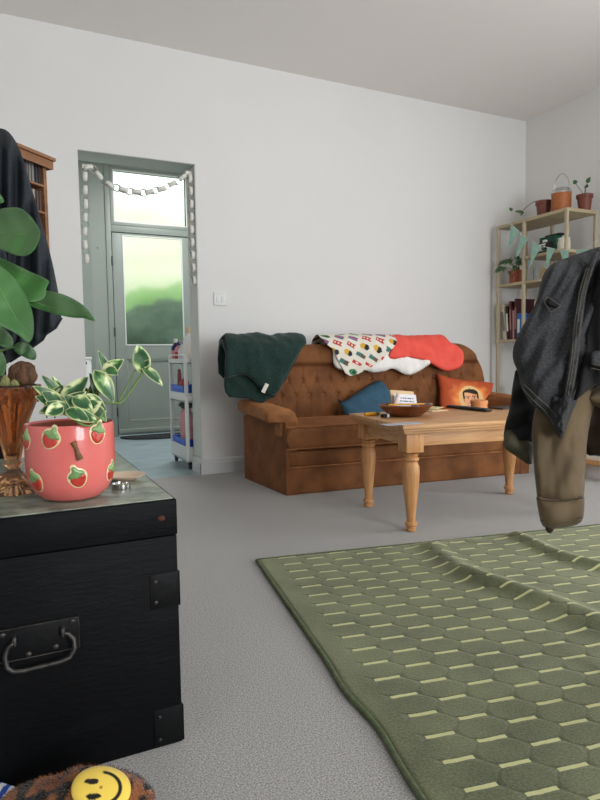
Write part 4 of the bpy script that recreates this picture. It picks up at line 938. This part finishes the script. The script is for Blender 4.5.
# dish and tealight
c = atZ(124, 480.5, .5); o = empty('cream_dish', c, -.4); tag(o, 'shallow oval cream dish behind the tealight on the trunk', 'dish')
MB().lathe([(0, .001), (.022, .001), (.036, .008), (.043, .0125), (.0435, .014), (.041, .0135), (.034, .0095), (.02, .004), (0, .003)], n=48, fn=lambda an, z: 1+.12*cos(2*an)).build('dish_body', mat('cream_glaze', (220, 200, 176), .3, (206, 180, 154), 10, coat=.3), o)
c = atZ(121.5, 488.5, .5); o = empty('tealight', c); tag(o, 'small tealight in a metal cup on the trunk in front of the dish', 'candle')
MB().lathe([(0, 0), (.0185, 0), (.019, .001), (.019, .0105), (.0198, .0112), (.0186, .0108), (.0182, .008), (0, .008)], n=36).build('metal_cup', M_chrome, o, ang=40)
MB().lathe([(0, .0085), (.018, .0083)], n=24).build('wax', mat('greenish_wax', (170, 190, 150), .4), o); MB().tube([(0, 0, .008), (.001, 0, .014)], .0007, 5).build('wick', M_black, o)
# ================================================================== PHILODENDRON (pot just outside the frame on the trunk)
ph = empty('large_leaf_houseplant', (-.125, 1.62, .5)); tag(ph, 'large heart-leaved green houseplant reaching in from the left above the trunk', 'plant')
MB().lathe([(0, 0), (.055, 0), (.07, .11), (.074, .112), (.074, .13), (.066, .13), (.064, .115), (0, .115)], n=36).build('pot', M_terra2, ph, ang=35); MB().lathe([(0, .118), (.066, .116)], n=20).build('soil', M_soil, ph)
M_big = mat('broad_leaf', (50, 94, 46), .42, (72, 120, 62), 5, .15, 40, bd=.003, spec=.5, sss=.04)
M_vein = mat('leaf_vein', (104, 142, 84), .5)
def bigleaf(px, base, tip, d0, dx=0, dy=0, cup=.02, seed=0, m=None):
    bx, by = base; tx, ty = tip; ax = Vector((tx-bx, ty-by)); L2 = ax.length; ax.normalize()
    def f(x, y, d=0):
        r_ = Vector((x-bx, y-by)); s_ = r_.dot(ax); c_ = r_.x*ax.y-r_.y*ax.x
        k = d0+dx*(s_/L2)+dy*(c_/L2)+cup*(1-(abs(c_)/(.5*L2)))*-1+.006*sin(s_/L2*16+abs(c_)*.12+seed)
        return atD(x, y, k)
    o = sheet(smooth_poly(px, 2), f, 2.6).build('leaf', m or M_big, ph, world=True, solid=.0008, ang=180)
    P = [f(bx+ax.x*L2*t, by+ax.y*L2*t)+Vector((0, -.0008, .0)) for t in [i/14 for i in range(15)]]
    MB().tube(P, [.0016*(1-i/16) for i in range(15)], 5).build('midrib', M_vein, o, world=True)
    return f
bigleaf([(-30, 230), (-12, 214), (2, 208), (20, 207), (30, 215), (38, 226), (41, 233), (38, 244), (33, 252), (25, 257), (14, 255), (3, 250), (-14, 246), (-30, 240)], (-28, 236), (41, 233), 1.46, -.05, .25, .03, 1)
bigleaf([(-24, 252), (-6, 255), (10, 262), (28, 271), (45, 278), (50, 282), (46, 288), (46, 297), (36, 303), (14, 300), (-8, 292), (-24, 276)], (-22, 262), (50, 283), 1.44, -.02, .2, .02, 2)
bigleaf([(22, 297), (30, 292), (42, 290), (55, 292), (70, 297), (82, 304), (89, 311), (97, 323), (86, 318), (72, 318), (55, 314), (40, 310), (28, 305)], (22, 298), (96, 322), 1.40, -.10, .35, .015, 3)
bigleaf([(-26, 262), (-8, 262), (4, 268), (16, 280), (26, 294), (32, 310), (34, 325), (33, 338), (28, 344), (22, 338), (12, 331), (0, 326), (-16, 316), (-28, 290)], (-14, 262), (29, 343), 1.32, -.04, .3, .03, 4)
bigleaf([(-20, 318), (-6, 322), (6, 330), (14, 340), (12, 350), (0, 346), (-12, 338), (-22, 328)], (-20, 320), (12, 349), 1.37, -.02, .2, .01, 5)
bigleaf([(12, 347), (18, 342), (26, 342), (32, 347), (37, 354), (36, 360), (30, 360), (22, 356), (15, 352)], (12, 347), (36, 359), 1.36, -.04, .2, .01, 6)
bigleaf([(-16, 184), (-6, 189), (2, 196), (5, 203), (-4, 204), (-16, 198)], (-16, 190), (5, 202), 1.5, 0, .1, .01, 7)
bigleaf([(-26, 340), (-10, 340), (2, 350), (8, 366), (2, 378), (-10, 372), (-24, 356)], (-24, 346), (4, 376), 1.45, -.02, .2, .01, 8)
pb = Vector((-.125, 1.62, .61))
for px_, d in (((-28, 236), 1.46), ((-22, 262), 1.44), ((22, 298), 1.40), ((-14, 262), 1.32), ((-20, 320), 1.37), ((12, 347), 1.36), ((-16, 190), 1.5), ((-24, 346), 1.45)):
    q = atD(*px_, d-.005); MB().tube(bez(pb+Vector((.01*nz(px_[0]), .02*nz(px_[1]), 0)), (pb+q)/2+Vector((-.05, 0, .06)), q, 14), [.004-.0015*i/13 for i in range(14)], 7).build('stem', M_stem, ph, world=True)
# ================================================================== DARK CABINET, RACK AND COAT BEHIND
cb = empty('tall_dark_cabinet', (-.40, 2.58, 0)); tag(cb, 'tall black cabinet with a thin wood stripe behind the trunk at the left edge', 'cabinet')
B('cabinet_body', M_tb, cb, -.80, .012, 2.36, 2.80, .05, .90, .004, world=True); B('cabinet_top', M_tb, cb, -.82, .02, 2.34, 2.82, .90, .925, .004, world=True)
B('wood_trim', mat('orange_wood_trim', (150, 96, 52), .5), cb, -.80, .013, 2.354, 2.361, .50, .53, .001, world=True)
for x in (-.77, -.03): 
    for y in (2.40, 2.76): B('leg', M_tb, cb, x-.02, x+.02, y-.02, y+.02, 0, .05, world=True)
# rotated slatted media rack standing on the cabinet
Re = Vector((sin(radians(46)), cos(radians(46)), 0)); Rn = Vector((Re.y, -Re.x, 0)); RO = Vector((.205, 2.59, 0)); 
Mr = Matrix(((Re.x, -Rn.x, 0, RO.x), (Re.y, -Rn.y, 0, RO.y), (0, 0, 1, 0), (0, 0, 0, 1)))   # local x along face, y into the rack
M_rack = mat('orange_brown_wood', (122, 82, 52), .5, (144, 102, 70), 8, stretch=(1, 1, 6))
rk = empty('media_rack', (.0, 2.40, .926)); tag(rk, 'orange-brown wooden media rack with a projecting cornice, half covered by the black coat', 'rack')
def rb(name, *a, b=.001, m=None, parent=None): return MB().box(*a, b, M=Mr).build(name, m or M_rack, parent or rk, world=True, smooth=False)
zt_, zb_ = 1.528, .9265; wdt = .46; dep = .13
rb('side_panel', -.046, -.030, 0, dep, zb_, zt_); rb('side_panel', -wdt, -wdt+.016, 0, dep, zb_, zt_)
rb('back_panel', -wdt+.016, -.046, dep-.005, dep, zb_, zt_, m=mat('dark_back_panel', (88, 70, 60), .8)); 
rb('cornice', -wdt-.03, -.010, -.03, dep+.01, zt_, zt_+.012); o = rb('cornice_face', -wdt-.02, -.014, -.02, -.012, zt_-.030, zt_); rb('cornice_face', -.022, -.014, -.012, dep, zt_-.030, zt_)
shz = [1.435, 1.335, 1.235, 1.135, 1.035, zb_+.006]
for z in shz: rb('shelf', -wdt+.016, -.046, 0, dep-.006, z-.008, z)
CDM = [mat('cd_spine', c, .4) for c in ((52, 50, 54), (120, 118, 116), (84, 66, 62), (150, 146, 138), (64, 74, 90))]
for r_, z in enumerate(shz[:2]):
    for k in range(13):
        x = -.0475-.0112*(k+1); h = .078 if r_ else .082
        o = MB().box(x, x+.0102, .012+.003*((k*7) % 3), dep-.012, z+.0003, z+h, .0006, M=Mr).build('disc_case', CDM[(k*5+r_*2+k//3) % 5], smooth=False)
        tag(o, 'slim disc case standing in the %s row of the wooden media rack' % ('second' if r_ else 'top'), 'disc case', 'disc cases in the %s row of the media rack' % ('second' if r_ else 'top'))
# coat
M_coat = mat('black_navy_fabric', (20, 25, 31), .75, (34, 41, 48), 7, .3, 130, bd=.002, stretch=(1, 1, .3))
coat = empty('black_coat', (-.02, 2.30, .85)); tag(coat, 'black coat with long vertical folds hanging over the wooden rack at the left edge', 'coat')
def coatf(x, y, h=0):
    k = 2.07+min(0, .003*x)+max(0, 145-y)*.006+.02*sin(x*.42+y*.006)+.018*sin(x*.21-y*.02+1)+.010*nz(x*.15, y*.02)
    return atD(x, y, k-h)
px = [(-45, 150), (-30, 136), (-14, 129), (0, 128), (7, 130), (14, 138), (20, 150), (26, 168), (31, 186), (37, 206), (43, 226), (48, 245), (53, 265), (57, 285), (60, 302), (62, 317), (59, 325), (53, 330), (46, 334), (43, 340), (36, 345), (26, 352), (10, 362), (-6, 372), (-30, 380), (-50, 375)]
puff(smooth_poly(px, 1), coatf, .035, 3, rr=8, back=.6).build('coat_body', M_coat, coat, world=True, ang=180)
o = MB(); hem = [coatf(x, y, .012) for x, y in ((62, 318), (56, 328), (46, 334.5), (43, 340), (36, 345), (26, 352), (10, 362))]; o.tube(hem, .003, 6); o.build('hem_seam', M_coat, coat, world=True)
sl = [(-40, 200), (-20, 180), (-8, 178), (0, 210), (6, 250), (12, 290), (18, 325), (16, 345), (2, 352), (-20, 350), (-40, 300)]
puff(smooth_poly(sl, 1), lambda x, y, h=0: atD(x, y, 1.98+min(0, .003*x)+.01*sin(x*.5+y*.03)-h), .03, 3, rr=8, back=.8).build('sleeve', M_coat, coat, world=True, ang=180)

# ================================================================== RUG
RG = Vector((.836, 2.13, 0)); RA = radians(-10.6); Ru = Vector((cos(RA), sin(RA), 0)); Rv = Vector((-sin(RA), cos(RA), 0))
M_rug = bpy.data.materials.new('green_rug_pile'); M_rug.use_nodes = True; nt = M_rug.node_tree; N = nt.nodes; L_ = nt.links
uvn = N.new('ShaderNodeUVMap'); uvn.uv_map = 'rug'; sx = N.new('ShaderNodeSeparateXYZ'); L_.new(uvn.outputs[0], sx.inputs[0])
u = E(nt, sx.outputs[0]); v = E(nt, sx.outputs[1])     # metres
wn = N.new('ShaderNodeTexNoise'); wn.inputs['Scale'].default_value = 40; L_.new(uvn.outputs[0], wn.inputs['Vector']); wob = (E(nt, wn.outputs['Fac'])-.5)
cu = (u-.065)*(1/.1); cu = cu+wob*.03; col_ = cu.op('FLOOR'); fu = (cu-col_)-.5; par = col_.op('PINGPONG', 1.0)
rv = (v*-1.0-.014)*(1/.0775)-par*.5; rv = rv+wob*.06; fr = rv.op('FRACT'); bb = (fr-.5).op('ABSOLUTE'); au = fu.op('ABSOLUTE')
e1 = (au*(.1/.066)).op('POWER', 2.4)+(bb*(.0775/.0392)).op('POWER', 2.4)
e2 = ((au*-1.0+1.0)*(.1/.066)).op('POWER', 2.4)+((bb*-1.0+.5)*(.0775/.0392)).op('POWER', 2.4)
mn_ = e1.op('MINIMUM', e2); gap_ = (e1-e2).op('ABSOLUTE')
groove = ((mn_-.55)*2.2).op('MAXIMUM', 0.0).op('MINIMUM', 1.0); seam = gap_.op('LESS_THAN', .10)*.6
cut = groove.op('MAXIMUM', seam)
dash = ((bb*-1.0+.5)*.0775).op('LESS_THAN', .0050)*((au*.1).op('LESS_THAN', .0335))
ina = u.op('GREATER_THAN', .066)*(v.op('LESS_THAN', -.006))*(v.op('GREATER_THAN', -2.9))
dash = dash*ina; cut = cut*ina*((dash*-1.0)+1.0)
n1 = N.new('ShaderNodeTexNoise'); n1.inputs['Scale'].default_value = 5; n1.inputs['Detail'].default_value = 6; L_.new(uvn.outputs[0], n1.inputs['Vector'])
n2 = N.new('ShaderNodeTexNoise'); n2.inputs['Scale'].default_value = 190; n2.inputs['Detail'].default_value = 8; L_.new(uvn.outputs[0], n2.inputs['Vector'])
cr = N.new('ShaderNodeValToRGB'); cr.color_ramp.elements[0].color = S(47, 53, 34); cr.color_ramp.elements[1].color = S(104, 109, 76); cr.color_ramp.elements[0].position = .36; cr.color_ramp.elements[1].position = .64
L_.new(((E(nt, n1.outputs['Fac'])*.5)+(E(nt, n2.outputs['Fac'])*.5)).o, cr.inputs[0])
def mixc(f, a, c):
    m = N.new('ShaderNodeMix'); m.data_type = 'RGBA'; L_.new(f.o, m.inputs[0]); L_.new(a, m.inputs[6]); m.inputs[7].default_value = c; return m.outputs[2]
c1 = mixc(cut*.62, cr.outputs[0], S(44, 50, 34)); c2 = mixc(dash, c1, S(186, 186, 134)); bs_ = N['Principled BSDF']; L_.new(c2, bs_.inputs['Base Color'])
bs_.inputs['Roughness'].default_value = .95; bs_.inputs['Sheen Weight'].default_value = .5; bs_.inputs['Sheen Tint'].default_value = S(215, 218, 185)
hgt = (cut*-.7)+(dash*-.35)+(E(nt, n2.outputs['Fac'])*.35); bp = N.new('ShaderNodeBump'); bp.inputs['Strength'].default_value = .8; bp.inputs['Distance'].default_value = .004; L_.new(hgt.o, bp.inputs['Height']); L_.new(bp.outputs[0], bs_.inputs['Normal'])
def rpx(x, y): p = atZ(x, y, .01)-RG; return Vector((p.dot(Ru), p.dot(Rv)))
RID = []    # ridges: polyline, height, width
for P, h, w_ in (([(431, 548), (447, 560), (462, 572), (480, 580), (500, 586), (530, 596), (560, 606), (600, 622)], .020, .045), ([(517, 537), (533, 544), (550, 553), (570, 560), (600, 568)], .024, .035), ([(470, 575), (505, 590), (540, 604), (590, 626)], .012, .05), ([(440, 548), (452, 541), (470, 541)], .006, .04)):
    RID.append(([rpx(*p) for p in P], h, w_))
def ridge(u_, v_):
    z = 0; p = Vector((u_, v_))
    for P, h, w_ in RID:
        dm = 9
        for i, (a, b) in enumerate(zip(P, P[1:])):
            ab = b-a; t = max(0, min(1, (p-a).dot(ab)/ab.length_squared)); d = (p-a-ab*t).length
            if d < dm: dm = d
        if dm < .2: z += h*exp(-(dm/w_)**2)
    return z
RW_, RL_ = 2.0, 2.85
xs = [RW_*i/249 for i in range(250)]; ys = [-RL_*j/299 for j in range(300)]
g = MB(); uvs = []
vs = []
for y in ys:
    for x in xs:
        z = .011+(ridge(x, y) if (x > .4 and y > -1.0) else 0)
        e = min(x, -y, RW_-x, RL_+y); 
        if e < .014: z -= .0085*(1-sqrt(max(0, 1-(1-e/.014)**2)))
        bow = -(.021*min(1.5, -y)+.010*exp(-((y+1.12)/.10)**2)-.006*exp(-((y+.95)/.08)**2))*max(0, 1-x/.6)
        bz = .012*sin(x*3.3)*max(0, 1+y/.5)*.0
        vs.append(RG+Ru*(x-bow*1.0)+Rv*y+Vector((0, 0, z+.0012*nz(x*5, y*5)))); uvs.append((x, y))
nu_ = 250; g.add(vs, [(j*nu_+i, j*nu_+i+1, (j+1)*nu_+i+1, (j+1)*nu_+i) for j in range(299) for i in range(249)])
ne = len(g.v); per = [j*nu_ for j in range(300)]+[299*nu_+i for i in range(1, 250)]+[j*nu_+249 for j in range(298, -1, -1)]+[i for i in range(248, 0, -1)]
rug = empty('area_rug', RG, RA); tag(rug, 'olive green area rug with rows of pale short dashes and rounded scale shapes', 'rug')
pile = g.build('pile', M_rug, rug, world=True, ang=180, weld=False)
uvl = pile.data.uv_layers.new(name='rug'); 
for lp in pile.data.loops: uvl.data[lp.index].uv = uvs[lp.vertex_index]
M_bind = mat('rug_binding', (84, 94, 66), .9, (102, 112, 82), 60, .5, 300)
MB().tube([Vector((g.v[i].x, g.v[i].y, max(.0065, g.v[i].z-.001))) for i in per[::3]], .0068, 8, closed=True).build('edge_binding', M_bind, rug, world=True, ang=180)

# ================================================================== CHAIR WITH TWO JACKETS
Cr = Vector((rt.x, rt.y, 0)).normalized(); Cf = Vector((fw.x, fw.y, 0)).normalized()
ch = empty('dining_chair', Cr*.92+Cf*1.18, atan2(Cr.y, Cr.x)); tag(ch, 'wooden chair hidden under the draped jackets at the right edge of the photo', 'chair')
# local: x right, y away from camera
def cp(l, f, z): return Cr*l+Cf*f+Vector((0, 0, z))
for l in (.745, 1.11):
    MB().tube([cp(l, 1.37, .013), cp(l, 1.355, .45), cp(l, 1.385, .97)], [.017, .019, .015], 10).build('leg', M_pinez, ch, world=True)
    MB().tube([cp(l, .98, .013), cp(l, .985, .44)], [.015, .019], 10).build('leg', M_pinez, ch, world=True)
MB().tube([cp(.60, 1.36, .955), cp(.72, 1.385, .975), cp(.93, 1.40, .985), cp(1.13, 1.385, .975), cp(1.25, 1.36, .955)], [.012, .018, .02, .018, .012], 10).build('top_rail', M_pinez, ch, world=True)
MB().tube([cp(.745, 1.37, .72), cp(.93, 1.39, .72), cp(1.11, 1.37, .72)], .013, 8).build('back_rail', M_pinez, ch, world=True)
Mc_ = Matrix.Translation(cp(.93, 1.165, 0)) @ Matrix.Rotation(atan2(Cr.y, Cr.x), 4, 'Z')
MB().box(-.215, .215, -.21, .205, .445, .475, .012, M=Mc_).build('seat', M_pine, ch, world=True)
for l in (.745, 1.11): MB().tube([cp(l, .98, .22), cp(l, 1.36, .22)], .010, 8).build('stretcher', M_pinez, ch, world=True)

M_den = mat('washed_black_denim', (34, 35, 37), .92, (70, 71, 74), 240, .3, 500, bd=.001, lo=.3, hi=.75, detail=6)
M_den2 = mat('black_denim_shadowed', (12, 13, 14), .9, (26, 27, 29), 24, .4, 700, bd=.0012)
M_khaki = mat('khaki_canvas', (88, 74, 54), .88, (112, 96, 72), 9, .35, 500, bd=.001, sheen=.1)
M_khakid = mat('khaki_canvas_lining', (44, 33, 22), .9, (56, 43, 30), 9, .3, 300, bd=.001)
M_stit = mat('grey_stitching', (104, 98, 88), .8)
def cloth(px, d0, th, rr, fold, name, m, parent, back=.5, sp=3.0, sm=1):
    f = lambda x, y, h=0: atD(x, y, d0+fold(x, y)-h)
    puff(smooth_poly(px, sm), f, th, sp, rr=rr, back=back).build(name, m, parent, world=True, ang=180); return f
def seam(f, px, name, m, parent, r=.0008, off=.003, dash=None):
    P = [Vector(p) for p in px]; Q = []
    for a, b in zip(P, P[1:]): 
        n = max(2, int((b-a).length/3)); Q += [a.lerp(b, k/n) for k in range(n)]
    Q.append(P[-1]); MB().tube([f(q.x, q.y, off) for q in Q], r, 5).build(name, m, parent, world=True, ang=180)
# khaki jacket (underneath): body, sleeve, cuff
kj = empty('khaki_jacket', cp(.78, 1.40, .36)); tag(kj, 'khaki canvas jacket hanging under the denim one, its sleeve dangling above the rug', 'jacket')
fk = lambda x, y: .012*sin(x*.12+y*.03)+.01*nz(x*.05, y*.05)
cloth([(572, 390), (585, 380), (610, 366), (660, 350), (740, 350), (745, 450), (690, 470), (640, 462), (600, 455), (586, 456), (578, 440), (570, 412)], 1.395, .03, 14, fk, 'body', M_khakid, kj)
fs = lambda x, y: .008*sin(x*.13+y*.012)+.012*nz(x*.06+y*.02, y*.018, 4)+.003*nz(x*.15, y*.05, 9)
sf = cloth([(536, 404), (548, 396), (570, 388), (590, 386), (600, 392), (592, 412), (587, 440), (586, 462), (585, 480), (583.5, 502), (560, 506), (538, 504), (535, 480), (533, 455), (531, 430)], 1.355, .036, 15, fs, 'sleeve', M_khaki, kj, back=.8)
cf_ = cloth([(535.5, 493), (548, 497), (566, 497), (584.5, 494), (584.5, 508), (583, 521), (575, 526), (560, 528), (548, 529), (541, 525), (538, 510)], 1.350, .037, 12, lambda x, y: .006*sin(x*.2), 'cuff', M_khaki, kj, back=.8)
seam(cf_, [(537, 499), (548, 501), (566, 501), (583, 498)], 'cuff_seam', M_khakid, kj, .0010, .036); seam(cf_, [(541, 520), (552, 523), (566, 522), (582, 517)], 'cuff_seam', M_khakid, kj, .0008, .030)
cloth([(545, 526), (554, 527), (553, 532), (549, 533.5), (546, 531)], 1.35, .006, 3, lambda x, y: 0, 'cuff_button', M_khakid, kj, sp=1.5)
cloth([(584, 398), (594, 388), (612, 378), (640, 380), (640, 402), (614, 414), (600, 408), (590, 404)], 1.33, .025, 12, fk, 'collar', M_khaki, kj)
# denim jacket
dj = empty('denim_jacket', cp(.80, 1.33, .58)); tag(dj, 'washed black denim jacket draped over the chair back at the right edge', 'jacket')
# far sleeve with turned cuff
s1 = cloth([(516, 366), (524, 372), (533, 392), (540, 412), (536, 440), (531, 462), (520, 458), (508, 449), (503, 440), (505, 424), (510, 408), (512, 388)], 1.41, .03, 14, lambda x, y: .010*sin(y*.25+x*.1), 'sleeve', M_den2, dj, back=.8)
cloth([(508, 428), (520, 434), (534, 441), (533, 455), (531.5, 467), (517, 457), (502.5, 447.5), (504, 436)], 1.395, .028, 12, lambda x, y: 0, 'sleeve_cuff', mat('faded_cuff_denim', (62, 60, 46), .85, (84, 80, 62), 40, .4, 600, bd=.001), dj, back=.8)
def fd(x, y):
    a = x*.88+y*.47; b = -x*.47+y*.88
    return .026*nz(a*.045, b*.009, 3)+.020*nz(a*.10, b*.014, 7)+.007*nz(a*.24, b*.03, 1)+.010*nz(x*.02, y*.02, 5)+(.008*nz(x*.16, y*.16, 2) if y > 380 else 0)
db = cloth([(602, 246), (592, 249), (580, 253), (566, 258), (555, 262), (548, 267), (543, 275), (540, 286), (537.5, 298), (533, 309), (525, 322), (517, 336), (512.5, 350), (513, 361), (518, 372), (520, 384), (524, 393), (530, 403), (540, 411), (549, 421), (555, 431), (560, 440), (565, 431), (572, 412), (580, 394), (588, 380), (600, 378), (640, 372), (720, 360), (755, 300), (740, 252), (690, 236), (640, 236)], 1.30, .055, 24, fd, 'body', M_den, dj, back=1.0, sm=1)
# dark inside opening to the right of the placket
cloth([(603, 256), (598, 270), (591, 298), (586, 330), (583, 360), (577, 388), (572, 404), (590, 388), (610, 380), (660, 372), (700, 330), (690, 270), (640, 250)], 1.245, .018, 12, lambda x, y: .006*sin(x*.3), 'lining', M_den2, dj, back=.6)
pl_ = [(601, 252), (594, 268), (587, 292), (582, 325), (579, 360), (573, 396), (563, 434)]
lt = [(x-8-.02*(y-250), y+1) for x, y in pl_]
pf = cloth([(600, 248)]+pl_[1:]+[(559, 437)]+[(x, y) for x, y in reversed(lt[:-1])], 1.235, .009, 4, fd, 'placket', M_den, dj, back=1, sp=2)
for o_ in (-1.6, -5, -7.5): seam(lambda x, y, h=0: atD(x, y, 1.235+fd(x, y)-h), [(x+o_, y) for x, y in pl_[1:-1]], 'stitch_line', M_stit, dj, .0006, .010)
# welt pocket with triangular flap, hem tab, pocket edge at right
bf = lambda x, y, h=0: atD(x, y, 1.30+fd(x, y)-h)
cloth([(545, 300), (549, 298), (558, 304), (560, 308), (557, 309), (547, 305)], 1.246, .005, 2.5, fd, 'pocket_welt', M_den2, dj, sp=1.5, sm=0)
seam(bf, [(544, 302), (548, 297), (561, 306), (551, 312), (544, 302)], 'pocket_stitch', M_stit, dj, .0006, .058)
cloth([(554, 396), (565, 398), (563, 405), (553, 402)], 1.24, .006, 2.5, fd, 'hem_tab', M_den, dj, sp=1.5, sm=0)
seam(bf, [(522, 388), (533, 400), (545, 411), (554, 424)], 'hem_stitch', M_stit, dj, .0006, .045); seam(bf, [(524, 384), (536, 396), (548, 406), (557, 417)], 'hem_stitch', M_stit, dj, .0006, .052)
cloth([(590, 352), (600, 350), (618, 352), (618, 370), (600, 368), (591, 366)], 1.215, .010, 4, lambda x, y: 0, 'inner_pocket', M_den, dj, sp=2)
for k in (1, -2): seam(lambda x, y, h=0: atD(x, y, 1.215-h), [(591, 365-k*1.5), (600, 367-k*1.5), (617, 368-k*1.5)], 'pocket_stitch', M_stit, dj, .0005, .011)

# ================================================================== SLIPPER AND CLOTH IN THE CORNER
sl_ = empty('leopard_slipper', atZ(95, 800, 0)); tag(sl_, 'fluffy brown leopard-print slipper with a yellow smiley patch in the bottom left corner', 'slipper')
SC = Vector((.112, 1.02, 0)); 
def slp(x, t, d=0): pass
def lc(p):
    a = nz(p.x*42, p.y*42, p.z*42); b = nz(p.x*30+9, p.y*30, p.z*30)
    return S(24, 16, 12) if a > .14 else (S(150, 92, 48) if b > 0 else S(118, 66, 32))
bm = bmesh.new(); bmesh.ops.create_icosphere(bm, subdivisions=6, radius=1); an = radians(-25)
for v_ in bm.verts:
    p = v_.co.copy(); r = Vector((p.x*.125, p.y*.058, max(-.034, p.z*.050))); r.z += .034
    if p.x < -.1 and p.z > .25: r.z -= (p.z-.25)*.045*min(1, (-.1-p.x)*4)*.6      # open heel end
    r += p*.0035*nz(p.x*30, p.y*30, p.z*30)
    v_.co = SC+Vector((-.03+r.x*cos(an)-r.y*sin(an), .025+r.x*sin(an)+r.y*cos(an), r.z+.001))
m = MB().add([v_.co.copy() for v_ in bm.verts], [[q.index for q in f.verts] for f in bm.faces]); bm.free()
upo = m.build('upper', mat('leopard_plush', (255, 255, 255), .95, vc=True, bump=1, bs=260, bd=.004, sheen=.4), sl_, world=True, col=[lc(p) for p in m.v], ang=180)
hh = MB(); rnd = random.Random(3); hc = []
for k in range(5200):
    i = rnd.randrange(len(m.v)); p = m.v[i]; n_ = (p-(SC+Vector((-.03, .025, .01)))).normalized(); n_ = (n_+Vector((rnd.uniform(-.5, .5), rnd.uniform(-.5, .5), rnd.uniform(-.3, .5)))).normalized()
    if p.z < .01: continue
    L0 = len(hh.v); s_ = n_.cross(Vector((0, 0, 1))).normalized()*.0007; hh.add([p-s_, p+s_, p+n_*rnd.uniform(.004, .007)], [(0, 1, 2)]); hc += [lc(p)]*3
fz = hh.build('fur', bpy.data.materials['leopard_plush'], sl_, world=True, col=hc, ang=180); tag(fz, kind='stuff')
# smiley patch laid over the toe; its top points to the left of the photo
from mathutils.bvhtree import BVHTree
bm = bmesh.new(); bmesh.ops.create_icosphere(bm, subdivisions=5, radius=1); sv_ = []
for v_ in bm.verts:
    p = v_.co; r = Vector((p.x*.127, p.y*.060, max(-.034, p.z*.052))); r.z += .034; sv_.append(SC+Vector((-.03+r.x*cos(an)-r.y*sin(an), .025+r.x*sin(an)+r.y*cos(an), r.z)))
bv = BVHTree.FromPolygons(sv_, [[q.index for q in f.verts] for f in bm.faces]); bm.free()
def smc(x, y):
    if x*x+y*y > .93: return S(206, 176, 60)
    for ex in (-.34, .30):
        if ((x-ex)/.13)**2+((y-.30)/.26)**2 < 1: return S(26, 20, 16)
    r_ = sqrt(x*x+y*y)
    if .60 < r_ < .74 and y < -.15: return S(26, 20, 16)
    return S(238, 206, 88)
K = 48; cc = []; vs = []; last = None
for j in range(0, 25):
    for i in range(1 if j == 0 else K):
        a = 2*pi*i/K; r_ = j/24; x, y = r_*cos(a), r_*sin(a)      # x across the face, y up the face
        px_, py_ = 101-y*27-x*3, 791-x*20+y*2
        d = ray(px_, py_); h, n_, _, _ = bv.ray_cast(CAM, d.normalized())
        if h is None: h, n_, _, _ = bv.find_nearest(CAM+d*((last-CAM).dot(fw)))
        last = h; n_ = n_ if n_.dot(d) < 0 else -n_; vs.append(h+(n_*.5-d*.5)*(.0085*(1-.5*r_**8))); cc.append(smc(x, y))
fs_ = [(0, 1+i, 1+(i+1) % K) for i in range(K)]+[(1+(j-1)*K+i, 1+(j-1)*K+(i+1) % K, 1+j*K+(i+1) % K, 1+j*K+i) for j in range(1, 24) for i in range(K)]
MB().add(vs, fs_).build('smiley_patch', mat('yellow_plush', (255, 255, 255), .9, vc=True, bump=.4, bs=500, bd=.001, sheen=.3), sl_, world=True, col=cc, ang=180, solid=-.006)
def bwc(x, y, d=0): return S(40, 78, 170) if (int((x*.8+y*.5)*1.0/4.5) % 2) else S(224, 228, 236)
P = [(-30, 786), (-6, 783), (6, 786), (18, 790), (28, 797), (34, 806), (30, 830), (-30, 830)]
mm_ = puff(smooth_poly(P, 1), lambda x, y, h=0: atZ(x, y, .016)+Vector((0, 0, h+.0)), .014, 1.3, rr=10, cf=bwc)
o = mm_.build('striped_cloth', M_paint, col=mm_.c, ang=180); tag(o, 'blue and white striped cloth corner on the carpet beside the leopard slipper', 'cloth')
# ================================================================== LIGHT
def area(name, loc, rot, sx, sy, e, col=(1, 1, 1)):
    l = bpy.data.lights.new(name, 'AREA'); l.shape = 'RECTANGLE'; l.size = sx; l.size_y = sy; l.energy = e; l.color = col
    o = bpy.data.objects.new(name, l); COL.objects.link(o); o.location = loc; o.rotation_euler = rot; return o
area('daylight_right_window', (RX+.1, .3, 1.25), (0, radians(90), 0), 1.9, 2.3, 54, (.95, .975, 1))
area('daylight_front_window', (1.8, FY-.11, 1.25), (radians(90), 0, 0), 1.7, 1.8, 138, (.95, .975, 1))
area('hall_fill_light', (1.5, 5.2, CZ-.02), (0, 0, 0), .5, .5, 36, (1, 1, 1))  # unseen fill light added under the ceiling to brighten the hall
w = bpy.data.worlds.new('sky'); bpy.context.scene.world = w; w.use_nodes = True
w.node_tree.nodes['Background'].inputs[0].default_value = (.93, .97, 1, 1); w.node_tree.nodes['Background'].inputs[1].default_value = 2.2
sc = bpy.context.scene; sc.view_settings.view_transform = 'Standard'; sc.view_settings.look = 'None'; sc.view_settings.exposure = -.06
sc.cycles.max_bounces = 10; sc.cycles.diffuse_bounces = 5; sc.cycles.transparent_max_bounces = 8; sc.cycles.use_denoising = True
sc.cycles.sample_clamp_indirect = 6
